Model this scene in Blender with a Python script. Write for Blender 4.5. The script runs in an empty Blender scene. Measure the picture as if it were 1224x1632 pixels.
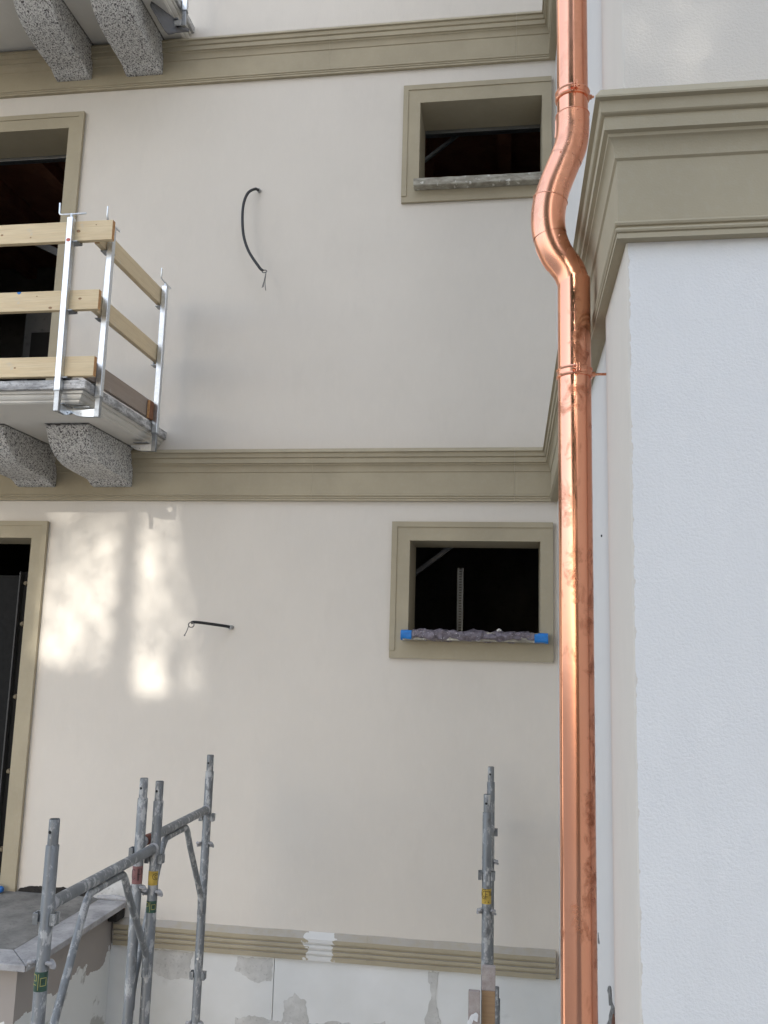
import bpy, bmesh, math, random
import numpy as np
from mathutils import Vector, Matrix, noise as mnoise

random.seed(7)
rng = np.random.default_rng(7)
sc = bpy.context.scene
col = sc.collection
R = math.radians

# ------------------------------------------------------------------ camera
YAW, PITCH, ROLL = R(-8.4567), R(9.1151), R(1.5889)
cam_d = bpy.data.cameras.new('camera')
cam = bpy.data.objects.new('camera', cam_d)
col.objects.link(cam)
fw = Vector((math.sin(YAW) * math.cos(PITCH), math.cos(YAW) * math.cos(PITCH), math.sin(PITCH)))
rt = Vector((math.cos(YAW), -math.sin(YAW), 0))
upv = rt.cross(fw)
rt2 = rt * math.cos(ROLL) + upv * math.sin(ROLL)
up2 = -rt * math.sin(ROLL) + upv * math.cos(ROLL)
cam.matrix_world = Matrix(((rt2.x, up2.x, -fw.x, 0), (rt2.y, up2.y, -fw.y, 0), (rt2.z, up2.z, -fw.z, 0), (0, 0, 0, 1)))
cam_d.sensor_fit = 'HORIZONTAL'
cam_d.sensor_width = 36.0
cam_d.lens = 36.0 * 1390 / 1224
cam_d.clip_start = 0.05
cam_d.clip_end = 3000
sc.camera = cam

# ------------------------------------------------------------------ light
SUN_EL, SUN_AZ = R(21.8), R(3.5)          # low sun behind the camera, a little to the left
sun_dir = Vector((math.sin(SUN_AZ) * math.cos(SUN_EL), math.cos(SUN_AZ) * math.cos(SUN_EL), -math.sin(SUN_EL)))
w = bpy.data.worlds.new('World')
sc.world = w
w.use_nodes = True
wn = w.node_tree.nodes
wl = w.node_tree.links
sky = wn.new('ShaderNodeTexSky')
sky.sky_type = 'NISHITA'
sky.sun_disc = False
sky.sun_elevation = SUN_EL
sky.sun_rotation = R(180) + SUN_AZ
sky.air_density = 1.0
sky.dust_density = 1.2
sky.ozone_density = 1.0
bg = wn['Background']
hz = wn.new('ShaderNodeHueSaturation')      # thin bright haze: the blue is washed out evenly
hz.inputs['Saturation'].default_value = 0.84
wl.new(sky.outputs[0], hz.inputs['Color'])
veil = wn.new('ShaderNodeMix')              # an even veil of high thin cloud over the whole sky
veil.data_type = 'RGBA'
veil.inputs[0].default_value = 0.5
veil.inputs[7].default_value = (0.68 / 0.15, 0.76 / 0.15, 0.91 / 0.15, 1)
wl.new(hz.outputs[0], veil.inputs[6])
wl.new(veil.outputs[2], bg.inputs[0])
bg.inputs[1].default_value = 0.15
sd = bpy.data.lights.new('sun', 'SUN')
sd.energy = 2.0
sd.angle = R(0.53)
sd.color = (1.0, 0.97, 0.91)
sun = bpy.data.objects.new('sun', sd)
sun.rotation_euler = sun_dir.to_track_quat('-Z', 'Y').to_euler()
sun.location = (-3, -20, 15)
col.objects.link(sun)
vs = sc.view_settings
vs.view_transform = 'Standard'
vs.look = 'None'
vs.gamma = 1.0
vs.use_curve_mapping = False
vs.exposure = 1.34
sc.cycles.max_bounces = 7
sc.cycles.diffuse_bounces = 4
sc.cycles.glossy_bounces = 4
sc.cycles.caustics_reflective = True

# ------------------------------------------------------------------ materials
def lin(r, g, b):
    f = lambda c: (c / 255 / 12.92) if c / 255 <= 0.04045 else ((c / 255 + 0.055) / 1.055) ** 2.4
    return (f(r), f(g), f(b), 1)

class M:
    """small node-material builder"""
    def __init__(s, name, rough=0.8, metal=0.0, spec=0.5):
        s.m = bpy.data.materials.new(name)
        s.m.use_nodes = True
        s.n = s.m.node_tree.nodes
        s.l = s.m.node_tree.links
        s.b = s.n['Principled BSDF']
        s.b.inputs['Roughness'].default_value = rough
        s.b.inputs['Metallic'].default_value = metal
        s.b.inputs['Specular IOR Level'].default_value = spec
        s.tc = s.n.new('ShaderNodeTexCoord')
        s.h = None
    def vec(s, scale=(1, 1, 1), loc=(0, 0, 0), rot=(0, 0, 0), kind='Object'):
        mp = s.n.new('ShaderNodeMapping')
        mp.inputs['Scale'].default_value = scale
        mp.inputs['Location'].default_value = loc
        mp.inputs['Rotation'].default_value = rot
        s.l.new(s.tc.outputs[kind], mp.inputs['Vector'])
        return mp.outputs[0]
    def noise(s, scale, detail=4, rough=0.55, vec=None, dist=0.0):
        t = s.n.new('ShaderNodeTexNoise')
        t.inputs['Scale'].default_value = scale
        t.inputs['Detail'].default_value = detail
        t.inputs['Roughness'].default_value = rough
        t.inputs['Distortion'].default_value = dist
        s.l.new(vec if vec else s.vec(), t.inputs['Vector'])
        return t.outputs['Fac']
    def voro(s, scale, vec=None, feature='F1', out='Distance'):
        t = s.n.new('ShaderNodeTexVoronoi')
        t.feature = feature
        t.inputs['Scale'].default_value = scale
        s.l.new(vec if vec else s.vec(), t.inputs['Vector'])
        return t.outputs[out]
    def ramp(s, fac, lo, hi, a=0.0, b=1.0):
        t = s.n.new('ShaderNodeMapRange')
        t.inputs['From Min'].default_value = lo
        t.inputs['From Max'].default_value = hi
        t.inputs['To Min'].default_value = a
        t.inputs['To Max'].default_value = b
        s.l.new(fac, t.inputs['Value'])
        return t.outputs[0]
    def math(s, op, a, b=None, clamp=False):
        t = s.n.new('ShaderNodeMath')
        t.operation = op
        t.use_clamp = clamp
        for i, v in enumerate((a, b)):
            if v is None: continue
            if isinstance(v, (int, float)): t.inputs[i].default_value = v
            else: s.l.new(v, t.inputs[i])
        return t.outputs[0]
    def sep(s, kind='Object'):
        t = s.n.new('ShaderNodeSeparateXYZ')
        s.l.new(s.tc.outputs[kind], t.inputs[0])
        return t.outputs
    def mix(s, fac, a, b):
        t = s.n.new('ShaderNodeMix')
        t.data_type = 'RGBA'
        for i, v in ((0, fac), (6, a), (7, b)):
            if isinstance(v, (int, float)): t.inputs[i].default_value = v
            elif isinstance(v, tuple): t.inputs[i].default_value = v if len(v) == 4 else (*v, 1)
            else: s.l.new(v, t.inputs[i])
        return t.outputs[2]
    def color(s, c):
        if isinstance(c, tuple): s.b.inputs['Base Color'].default_value = c if len(c) == 4 else (*c, 1)
        else: s.l.new(c, s.b.inputs['Base Color'])
    def rough(s, v): s.l.new(v, s.b.inputs['Roughness'])
    def bump(s, h, strength=0.3, dist=0.01):
        t = s.n.new('ShaderNodeBump')
        t.inputs['Strength'].default_value = strength
        t.inputs['Distance'].default_value = dist
        s.l.new(h, t.inputs['Height'])
        if s.h is not None: s.l.new(s.h, t.inputs['Normal'])
        s.h = t.outputs[0]
        s.l.new(s.h, s.b.inputs['Normal'])

BEIGE = (0.69, 0.636, 0.56)
WHITE = (0.80, 0.785, 0.76)

def plaster(name, base, grain=260, gs=0.25, mott=0.022, dirt=None):
    m = M(name, 0.9, spec=0.25)
    n1 = m.noise(0.9, 5, 0.6)
    n2 = m.noise(6.0, 4, 0.6)
    dk = tuple(c * (1 - mott * 2.2) for c in base)
    lt = tuple(min(1, c * (1 + mott)) for c in base)
    c = m.mix(m.ramp(n1, 0.3, 0.7), dk, lt)
    c = m.mix(m.ramp(n2, 0.35, 0.75, 0, 0.35), c, base)
    st = m.noise(5.0, 5, 0.65, m.vec((1.0, 1.0, 0.35), (2, 5, 1)), 0.4)
    c = m.mix(m.ramp(st, 0.55, 0.75, 0, 0.16), c, tuple(x * 0.80 for x in base))
    tr = m.noise(9.0, 4, 0.6, m.vec((2.4, 1, 0.8), (3, 1, 4), (0, R(35), 0)), 0.8)
    c = m.mix(m.ramp(tr, 0.5, 0.7, 0, 0.10), c, tuple(min(1, x * 1.12) for x in base))
    m.color(c)
    g = m.math('ADD', m.noise(grain, 3, 0.65), m.math('MULTIPLY', tr, 0.5 if gs > 0.5 else 1.4))
    m.bump(g, gs * 0.8, 0.003)
    return m

mt_wall = plaster('beige_render', BEIGE, 240, 0.35).m
mt_side = plaster('beige_render_side', BEIGE, 200, 0.35).m
mt_white = plaster('white_primer', WHITE, 135, 0.80, 0.02)
# beige paint carried a little round the corner with a ragged edge; painted fully above the string course
s_ = mt_white.sep()
edge = mt_white.noise(26, 4, 0.6)
fx = mt_white.math('ADD', s_[0], mt_white.ramp(edge, 0.3, 0.7, -0.006, 0.006))
mk = mt_white.math('LESS_THAN', fx, 0.2905)
mk2 = mt_white.math('GREATER_THAN', s_[2], 1.3)
mk = mt_white.math('MAXIMUM', mk, mk2)
prev = mt_white.b.inputs['Base Color'].links[0].from_socket
mt_white.color(mt_white.mix(mk, prev, BEIGE))
mt_white = mt_white.m

def trim_mat(name, white_patch=False, dusty=False):
    m = M(name, 0.82, spec=0.3)
    base = (0.40, 0.345, 0.242)
    n1 = m.noise(2.2, 4, 0.6)
    n2 = m.noise(45, 3, 0.6)
    c = m.mix(m.ramp(n1, 0.3, 0.7), tuple(x * 0.90 for x in base), tuple(x * 1.07 for x in base))
    c = m.mix(m.ramp(n2, 0.5, 0.75, 0, 0.14), c, (0.46, 0.43, 0.36))
    s = m.sep()
    if dusty:
        geo = m.n.new('ShaderNodeNewGeometry')
        sn = m.n.new('ShaderNodeSeparateXYZ')
        m.l.new(geo.outputs['Normal'], sn.inputs[0])
        up = m.ramp(sn.outputs[2], 0.3, 0.8)
        up = m.math('MULTIPLY', up, m.ramp(m.noise(14, 4), 0.35, 0.6, 0.5, 1))
        c = m.mix(up, c, (0.42, 0.39, 0.35))
    if white_patch:
        nz = m.noise(22, 3)
        x = m.math('ADD', s[0], m.ramp(nz, 0.3, 0.7, -0.03, 0.03))
        a = m.math('GREATER_THAN', x, -1.325)
        b = m.math('LESS_THAN', x, -1.14)
        f = m.math('MULTIPLY', a, b)
        c = m.mix(f, c, (0.66, 0.65, 0.62))
    m.color(c)
    m.bump(m.noise(180, 3, 0.6), 0.25, 0.002)
    m.bump(n1, 0.1, 0.01)
    return m.m
mt_trim = trim_mat('olive_trim_paint')
mt_trim_low = trim_mat('olive_plinth_paint', True, True)

def granite():
    m = M('speckled_granite', 0.75, spec=0.35)
    v = m.vec((1, 1, 1.0))
    n = m.noise(92, 3, 0.55, v, 0.5)
    n2 = m.noise(190, 2, 0.6, v)
    n3 = m.noise(56, 2, 0.5, m.vec((1.6, 1, 1), (3, 1, 2)), 1.0)
    c = m.mix(m.ramp(n2, 0.35, 0.65), (0.48, 0.47, 0.445), (0.76, 0.75, 0.72))
    c = m.mix(m.ramp(n3, 0.52, 0.60), c, (0.30, 0.295, 0.29))
    c = m.mix(m.ramp(n, 0.545, 0.61), c, (0.05, 0.038, 0.042))
    m.color(c)
    m.bump(m.noise(120, 3), 0.5, 0.003)
    m.bump(m.noise(14, 3), 0.4, 0.012)
    return m.m
mt_granite = granite()

def stone_edge():
    m = M('rough_grey_stone', 0.8, spec=0.3)
    n = m.noise(9, 5, 0.65, m.vec((1, 1, 4)))
    c = m.mix(m.ramp(n, 0.38, 0.62), (0.26, 0.255, 0.25), (0.62, 0.61, 0.60))
    c = m.mix(m.ramp(m.noise(60, 3), 0.55, 0.72), c, (0.20, 0.19, 0.185))
    m.color(c)
    m.bump(m.noise(40, 4, 0.6), 0.6, 0.006)
    return m.m
mt_stone = stone_edge()

def sill_stone():
    m = M('weathered_sill_stone', 0.8)
    n = m.noise(12, 5, 0.65, m.vec((1, 1, 3)))
    c = m.mix(m.ramp(n, 0.35, 0.65), (0.20, 0.18, 0.14), (0.42, 0.39, 0.32))
    c = m.mix(m.ramp(m.noise(22, 3), 0.6, 0.66), c, (0.62, 0.60, 0.54))
    m.color(c)
    m.bump(m.noise(50, 4, 0.6), 0.3, 0.004)
    return m.m
mt_sill = sill_stone()

def concrete(name, a, b, scale=6, bs=0.4):
    m = M(name, 0.88, spec=0.25)
    n = m.noise(scale, 6, 0.65)
    c = m.mix(m.ramp(n, 0.33, 0.67), a, b)
    c = m.mix(m.ramp(m.noise(scale * 9, 3), 0.58, 0.75, 0, 0.6), c, tuple(x * 0.6 for x in a))
    m.color(c)
    m.bump(m.noise(scale * 14, 4, 0.6), bs, 0.006)
    return m.m
mt_screed = concrete('grey_cement_screed', (0.15, 0.145, 0.135), (0.27, 0.26, 0.24))
mt_border = concrete('dusty_stone_border', (0.27, 0.265, 0.265), (0.47, 0.46, 0.46), 7, 0.3)
mt_soffit = plaster('grey_white_plaster', (0.64, 0.615, 0.565), 120, 0.3, 0.04).m
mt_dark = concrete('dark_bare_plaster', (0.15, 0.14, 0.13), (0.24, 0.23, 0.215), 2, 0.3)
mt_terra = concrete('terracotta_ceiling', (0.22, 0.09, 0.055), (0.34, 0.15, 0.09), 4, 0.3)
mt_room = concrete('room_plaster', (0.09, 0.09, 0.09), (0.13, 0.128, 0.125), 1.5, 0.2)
mt_gap = concrete('dark_gap_fill', (0.022, 0.021, 0.020), (0.05, 0.045, 0.04), 30, 0.6)  # near-black that gives the shaded void its darkness
mt_brick = concrete('broken_brick', (0.13, 0.058, 0.036), (0.25, 0.12, 0.08), 40, 0.7)
mt_mortar = concrete('chipped_mortar', (0.09, 0.088, 0.08), (0.42, 0.41, 0.39), 45, 0.8)

def eps():
    m = M('white_base_board', 0.9, spec=0.2)
    n = m.noise(1.6, 4)
    c = m.mix(m.ramp(n, 0.3, 0.7), (0.66, 0.66, 0.63), (0.80, 0.80, 0.78))
    # grey filler patches with ragged rims
    p1 = m.noise(2.6, 6, 0.68, m.vec((1, 1, 1.2), (0.35, 0, 0.25)))
    s = m.sep()
    low = m.ramp(s[2], -2.18, -2.55, 0.0, 0.12)
    f = m.ramp(m.math('ADD', p1, low), 0.66, 0.80)
    c = m.mix(m.math('MULTIPLY', f, 0.85), c, (0.52, 0.51, 0.48))
    m.color(c)
    m.bump(m.noise(150, 3), 0.3, 0.002)
    m.bump(f, 0.25, 0.004)
    return m.m
mt_eps = eps()
def landing_base():
    m = M('patched_base_render', 0.9, spec=0.2)
    s = m.sep()
    n = m.noise(2.6, 5, 0.6)
    # the smooth grey-brown coat stops at a ragged edge, bare white board under it
    zz = m.math('ADD', s[2], m.ramp(n, 0.25, 0.75, -0.12, 0.12))
    f = m.math('GREATER_THAN', zz, -2.05)
    n2 = m.noise(3, 5, 0.6, m.vec((1, 1, 1), (4, 0, 3)))
    f2 = m.ramp(n2, 0.60, 0.64)
    base = m.mix(m.math('MULTIPLY', f2, 0.8), (0.72, 0.72, 0.69), (0.40, 0.385, 0.35))
    c = m.mix(f, base, (0.36, 0.325, 0.295))
    m.color(c)
    m.bump(m.noise(90, 3), 0.3, 0.003)
    return m.m
mt_lbase = landing_base()

def wood(name, light, dark, gray=0.0):
    m = M(name, 0.62, spec=0.35)
    v = m.vec((0.9, 9, 14), kind='Object')
    n = m.noise(3.2, 5, 0.6, v, 0.8)
    n2 = m.noise(30, 3, 0.6, m.vec((0.25, 5, 6)))
    c = m.mix(m.ramp(n, 0.3, 0.7), dark, light)
    c = m.mix(m.ramp(n2, 0.45, 0.7, 0, 0.35), c, tuple(x * 0.72 for x in dark))
    # knots
    k = m.voro(4.2, m.vec((1.0, 0.0, 1.5), (0.37, 0.2, 0.13)))
    c = m.mix(m.ramp(k, 0.025, 0.060, 0.75, 0), c, (0.20, 0.10, 0.045))
    c = m.mix(m.ramp(k, 0.06, 0.13, 0.35, 0), c, tuple(x * 0.7 for x in dark))
    c = m.mix(m.ramp(m.noise(8, 5, 0.7, m.vec((1, 1, 1), (5, 2, 8))), 0.63, 0.70, 0, 0.45), c, (0.56, 0.54, 0.50))
    if gray: c = m.mix(m.ramp(m.noise(5, 5), 0.3, 0.7, gray * 0.5, gray), c, (0.34, 0.31, 0.28))
    m.color(c)
    m.bump(n2, 0.15, 0.002)
    return m.m
mt_pine = wood('pale_pine', (0.76, 0.62, 0.40), (0.68, 0.52, 0.31))
mt_pine_s = wood('pale_pine_side', (0.74, 0.61, 0.40), (0.66, 0.51, 0.31), 0.05)
mt_oldwood = wood('weathered_board', (0.36, 0.27, 0.20), (0.27, 0.19, 0.14), 0.5)
mt_redwood = wood('reddish_offcut', (0.26, 0.11, 0.055), (0.17, 0.07, 0.035))
mt_planko = wood('mortar_stained_plank', (0.40, 0.24, 0.10), (0.28, 0.16, 0.07), 0.25)

def end_grain():
    m = M('end_grain', 0.75)
    n = m.noise(60, 3)
    m.color(m.mix(m.ramp(n, 0.35, 0.65), (0.42, 0.20, 0.075), (0.56, 0.31, 0.13)))
    return m.m
mt_end = end_grain()

def galv(name, base, rough, spot=0.0):
    m = M(name, rough, 1.0)
    v = m.voro(85, out='Color')
    bw = m.n.new('ShaderNodeRGBToBW')
    m.l.new(v, bw.inputs[0])
    c = m.mix(m.ramp(bw.outputs[0], 0.2, 0.8), tuple(x * 0.93 for x in base), tuple(min(1, x * 1.05) for x in base))
    m.color(c)
    m.rough(m.ramp(m.noise(20, 3), 0.3, 0.7, rough * 0.9, rough * 1.15))
    return m.m
mt_galv = galv('bright_galvanised_steel', (0.66, 0.69, 0.72), 0.34)
mt_galvd = galv('grey_galvanised_steel', (0.34, 0.355, 0.37), 0.42)

def scaf():
    m = M('dull_scaffold_steel', 0.55, 0.55, 0.4)
    v = m.vec((1, 1, 0.45))
    n = m.noise(7, 5, 0.65, v)
    c = m.mix(m.ramp(n, 0.3, 0.7), (0.150, 0.158, 0.163), (0.265, 0.275, 0.28))
    sp = m.noise(26, 5, 0.7, m.vec((1, 1, 0.5), (2, 1, 0)))
    f = m.ramp(sp, 0.52, 0.60)
    c = m.mix(m.math('MULTIPLY', f, 0.8), c, (0.44, 0.435, 0.42))
    d = m.noise(16, 4, 0.6, m.vec((1, 1, 0.6), (7, 1, 3)))
    c = m.mix(m.ramp(d, 0.60, 0.72, 0, 0.7), c, (0.09, 0.085, 0.08))
    m.color(c)
    m.b.inputs['Metallic'].default_value = 0.0
    met = m.ramp(f, 0, 1, 0.5, 0.0)
    m.l.new(met, m.b.inputs['Metallic'])
    m.rough(m.ramp(n, 0.3, 0.7, 0.42, 0.65))
    m.bump(sp, 0.35, 0.003)
    return m.m
mt_scaf = scaf()

def copper(name, r0, stains=1.0):
    m = M(name, r0, 1.0)
    n = m.noise(17, 5, 0.62, m.vec((1, 1, 0.8)), 0.5)
    big = m.noise(1.0, 2, 0.5, m.vec((11, 11, 2.6), (1.7, 0.4, 2.2)))
    side = m.ramp(m.sep()[0], 0.16, 0.235, -0.05, 0.045)             # handled most on the side towards the block
    s = m.math('ADD', m.math('ADD', n, side), m.ramp(big, 0.35, 0.7, -0.14, 0.09))
    f = m.ramp(s, 0.49, 0.66, 0, stains)
    fine = m.noise(60, 3, 0.6)
    f = m.math('MULTIPLY', f, m.ramp(fine, 0.3, 0.6, 0.6, 1.0))
    c = m.mix(m.ramp(big, 0.3, 0.7), (0.90, 0.41, 0.255), (0.92, 0.465, 0.31))
    c = m.mix(f, c, (0.45, 0.17, 0.095))
    m.color(c)
    m.rough(m.math('ADD', m.ramp(f, 0, 1, r0, r0 + 0.22), m.ramp(m.noise(5, 3, 0.5, m.vec((1, 1, 0.25))), 0.3, 0.7, 0.0, 0.05)))
    m.bump(m.noise(3.2, 2, 0.5, m.vec((1, 1, 0.5))), 0.10, 0.03)
    m.bump(m.noise(26, 2), 0.03, 0.004)
    return m.m
mt_copper = copper('bright_copper', 0.14, 0.95)
mt_copper_new = copper('clean_copper', 0.16, 0.25)
mt_elbow = copper('satin_copper', 0.24, 0.35)
mt_clamp = copper('copper_clamp', 0.22, 0.6)

def flat(name, c, rough=0.6, metal=0.0, var=0.15, scale=30, bump=0.1):
    m = M(name, rough, metal)
    n = m.noise(scale, 4)
    m.color(m.mix(m.ramp(n, 0.3, 0.7), tuple(x * (1 - var) for x in c), tuple(min(1, x * (1 + var)) for x in c)))
    if bump: m.bump(n, bump, 0.004)
    return m.m
mt_cable = flat('black_cable', (0.022, 0.022, 0.024), 0.5)
mt_conduit = flat('grey_conduit', (0.30, 0.30, 0.29), 0.5)
mt_wire = flat('thin_grey_wire', (0.12, 0.115, 0.11), 0.5)
mt_wirew = flat('white_wire', (0.6, 0.6, 0.58), 0.5)
mt_tape = flat('blue_tape', (0.012, 0.17, 0.50), 0.5, 0, 0.25, 18, 0.4)
mt_hole = flat('black_hole', (0.008, 0.008, 0.008), 0.9)
mt_yel = flat('yellow_sticker', (0.46, 0.31, 0.05), 0.5, 0, 0.25)
mt_red = flat('faded_red_sticker', (0.23, 0.10, 0.095), 0.55, 0, 0.3)
mt_green = flat('dark_green_sticker', (0.03, 0.075, 0.05), 0.5, 0, 0.5)
mt_print = flat('black_print', (0.012, 0.010, 0.010), 0.5)
mt_yprint = flat('yellow_print', (0.36, 0.33, 0.10), 0.5)
mt_rust = flat('rusty_paint', (0.15, 0.045, 0.028), 0.8, 0, 0.4)
mt_reddot = flat('red_dot', (0.60, 0.13, 0.09), 0.5)
mt_foam = flat('cream_foam', (0.20, 0.165, 0.11), 0.8)
mt_dkgrey = flat('dark_grey_profile', (0.06, 0.061, 0.062), 0.6)
mt_sheet = flat('dark_grey_sheet', (0.10, 0.098, 0.10), 0.5, 0, 0.25, 8, 0.4)
mt_stud = galv('perforated_stud_steel', (0.16, 0.165, 0.17), 0.5)
mt_blue = flat('blue_plastic_cap', (0.02, 0.13, 0.40), 0.4)
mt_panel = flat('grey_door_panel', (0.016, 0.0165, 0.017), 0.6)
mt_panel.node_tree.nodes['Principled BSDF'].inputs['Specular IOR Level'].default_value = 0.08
mt_stud2 = galv('light_stud_steel', (0.36, 0.38, 0.40), 0.5)

def film():
    m = M('crumpled_grey_film', 0.32, spec=0.6)
    n = m.noise(30, 5, 0.7)
    c = m.mix(m.ramp(n, 0.3, 0.7), (0.075, 0.06, 0.072), (0.235, 0.20, 0.23))
    c = m.mix(m.ramp(m.noise(95, 2), 0.66, 0.72), c, (0.72, 0.70, 0.70))
    m.color(c)
    m.bump(m.noise(70, 4, 0.7), 0.8, 0.01)
    return m.m
mt_film = film()

# ------------------------------------------------------------------ mesh helpers
class MB:
    def __init__(s): s.v = []; s.f = []; s.mi = []
    def add(s, vs_, fs, mi=0):
        o = len(s.v)
        s.v += [tuple(p) for p in vs_]
        s.f += [tuple(i + o for i in f) for f in fs]
        s.mi += [mi] * len(fs)
        return s
    def box(s, x0, x1, y0, y1, z0, z1, mi=0):
        p = [(x, y, z) for x in (x0, x1) for y in (y0, y1) for z in (z0, z1)]
        return s.add(p, [(0, 1, 3, 2), (4, 6, 7, 5), (0, 4, 5, 1), (2, 3, 7, 6), (0, 2, 6, 4), (1, 5, 7, 3)], mi)
    def prism(s, poly, axis, a, b, mi=0):
        """poly in the two other axes (in xyz order), extruded along axis from a to b"""
        def P(u, t):
            q = list(u); q.insert(axis, t); return tuple(q)
        n = len(poly)
        vs_ = [P(u, a) for u in poly] + [P(u, b) for u in poly]
        fs = [tuple(range(n))[::-1], tuple(range(n, 2 * n))] + [(i, (i + 1) % n, n + (i + 1) % n, n + i) for i in range(n)]
        return s.add(vs_, fs, mi)
    def tube(s, pts, r, n=12, cap=True, mi=0, hollow=0):
        pts = [Vector(p) for p in pts]
        rs = r if isinstance(r, (list, tuple)) else [r] * len(pts)
        rings = []
        u = None
        for i, p in enumerate(pts):
            a = pts[max(i - 1, 0)]; b = pts[min(i + 1, len(pts) - 1)]
            t = (b - a).normalized()
            if u is None:
                u = t.orthogonal().normalized()
                if abs(t.z) > 0.9: u = (Vector((1, 0, 0)) - t * t.x).normalized()
            else:
                u = (u - t * u.dot(t)).normalized()
            v = t.cross(u)
            rings.append([p + (u * math.cos(k * 2 * math.pi / n) + v * math.sin(k * 2 * math.pi / n)) * rs[i] for k in range(n)])
        vs_ = [q for g in rings for q in g]
        fs = []
        for i in range(len(rings) - 1):
            for k in range(n):
                fs.append((i * n + k, i * n + (k + 1) % n, (i + 1) * n + (k + 1) % n, (i + 1) * n + k))
        if cap:
            fs.append(tuple(range(n))[::-1])
            fs.append(tuple(range((len(rings) - 1) * n, len(rings) * n)))
        return s.add(vs_, fs, mi)
    def build(s, name, mats, parent=None, smooth=False, bevel=0, seg=2, kind=None, auto=40):
        me = bpy.data.meshes.new(name)
        me.from_pydata(s.v, [], s.f)
        for m in (mats if isinstance(mats, (list, tuple)) else [mats]): me.materials.append(m)
        me.polygons.foreach_set('material_index', s.mi)
        me.update()
        bm = bmesh.new(); bm.from_mesh(me)
        bmesh.ops.recalc_face_normals(bm, faces=bm.faces)
        bm.to_mesh(me); bm.free()
        if smooth:
            me.polygons.foreach_set('use_smooth', [True] * len(me.polygons))
            me.set_sharp_from_angle(angle=R(auto))
        o = bpy.data.objects.new(name, me)
        col.objects.link(o)
        if parent is not None: o.parent = parent
        if bevel:
            b = o.modifiers.new('bevel', 'BEVEL')
            b.width = bevel; b.segments = seg; b.limit_method = 'ANGLE'; b.angle_limit = R(35)
        if kind: o['kind'] = kind
        return o

def tag(o, label, cat, group=None):
    o['label'] = label; o['category'] = cat
    if group: o['group'] = group
    return o
def empty(name, label, cat, group=None, loc=(0, 0, 0)):
    o = bpy.data.objects.new(name, None)
    o.empty_display_size = 0.1
    col.objects.link(o)
    return tag(o, label, cat, group)

def roughen(o, amp, scale, seed=0, sub=0):
    """displace the vertices of a mesh by noise"""
    me = o.data
    if sub:
        bm = bmesh.new(); bm.from_mesh(me)
        bmesh.ops.subdivide_edges(bm, edges=bm.edges, cuts=sub, use_grid_fill=True)
        bm.to_mesh(me); bm.free()
    for v in me.vertices:
        n = mnoise.noise_vector(Vector(v.co) * scale + Vector((seed * 7.1, seed * 3.3, seed)))
        v.co += n * amp

# ------------------------------------------------------------------ ground
GZ = -3.7
g = MB().add([(-400, -400, GZ), (400, -400, GZ), (400, 400, GZ), (-400, 400, GZ)], [(0, 1, 2, 3)])
go = g.build('ground', concrete('pale_gravel_ground', (0.16, 0.155, 0.145), (0.25, 0.24, 0.225), 0.8, 0.4))
go['kind'] = 'structure'

# ------------------------------------------------------------------ the house
house = empty('house', 'beige rendered house wall with olive mouldings and a projecting white corner block', 'house')
WY = 6.0           # face of the main wall
BX = 0.286         # left face of the corner pilaster
RX = 0.307         # recessed side wall behind it
BY = 2.155         # front face of the block
H = 3.348          # storey height

def wall_grid(name, x0, x1, z0, z1, holes, y0, y1, mat):
    xs = sorted({x0, x1, *[h[0] for h in holes], *[h[1] for h in holes]})
    zs = sorted({z0, z1, *[h[2] for h in holes], *[h[3] for h in holes]})
    mb = MB()
    inside = lambda cx, cz: any(h[0] < cx < h[1] and h[2] < cz < h[3] for h in holes)
    for i in range(len(xs) - 1):
        for j in range(len(zs) - 1):
            if inside((xs[i] + xs[i + 1]) / 2, (zs[j] + zs[j + 1]) / 2): continue
            for y in (y0, y1):
                mb.add([(xs[i], y, zs[j]), (xs[i + 1], y, zs[j]), (xs[i + 1], y, zs[j + 1]), (xs[i], y, zs[j + 1])], [(0, 1, 2, 3)])
    for a, b, c, d in holes + [(x0, x1, z0, z1)]:
        for p, q in (((a, c), (b, c)), ((b, c), (b, d)), ((b, d), (a, d)), ((a, d), (a, c))):
            mb.add([(p[0], y0, p[1]), (q[0], y0, q[1]), (q[0], y1, q[1]), (p[0], y1, p[1])], [(0, 1, 2, 3)])
    return mb.build(name, mat, house)

W1 = (-0.700, 0.192, 0.140, 0.770)                 # lower small window opening
W2 = (-0.697, 0.207, 3.440, 4.101)
D1 = (-4.72, -3.524, -1.72, 0.764)                 # lower door
D2 = (-4.72, -3.528, 1.57, 4.080)
e = 0.02
holes = [(a - e, b + e, c - e, d + e) for a, b, c, d in (W1, W2, D1, D2)]
wall_grid('facade_wall', -8.0, RX + 0.02, -2.0, 8.2, holes, WY, WY + 0.36, mt_wall)

# corner block: pilaster with a rounded back corner, recessed side wall behind
blk = MB()
rr = 0.018
pl = [(2.6, BY), (BX + 0.004, BY), (BX, BY + 0.004)]
PE = 2.675
pl += [(BX, PE - rr)] + [(BX + rr - rr * math.cos(a), PE - rr + rr * math.sin(a)) for a in (R(18), R(36), R(54), R(72), R(90))]
pl += [(RX + 0.25, PE), (RX + 0.25, PE + 0.05), (2.6, PE + 0.05)]
n = len(pl)
for z0, z1 in ((GZ, 8.2),):
    for i in range(n):
        a, b = pl[i], pl[(i + 1) % n]
        mi = 0 if i == 0 else 1
        blk.add([(a[0], a[1], z0), (b[0], b[1], z0), (b[0], b[1], z1), (a[0], a[1], z1)], [(0, 1, 2, 3)], mi)
blk.add([(x, y, 8.2) for x, y in pl], [tuple(range(n))], 1)
bo = blk.build('block_wall', [mt_white, mt_side], house)
sw = MB().box(RX, RX + 0.24, PE + 0.001, WY + 0.02, GZ, 8.2)
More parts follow.
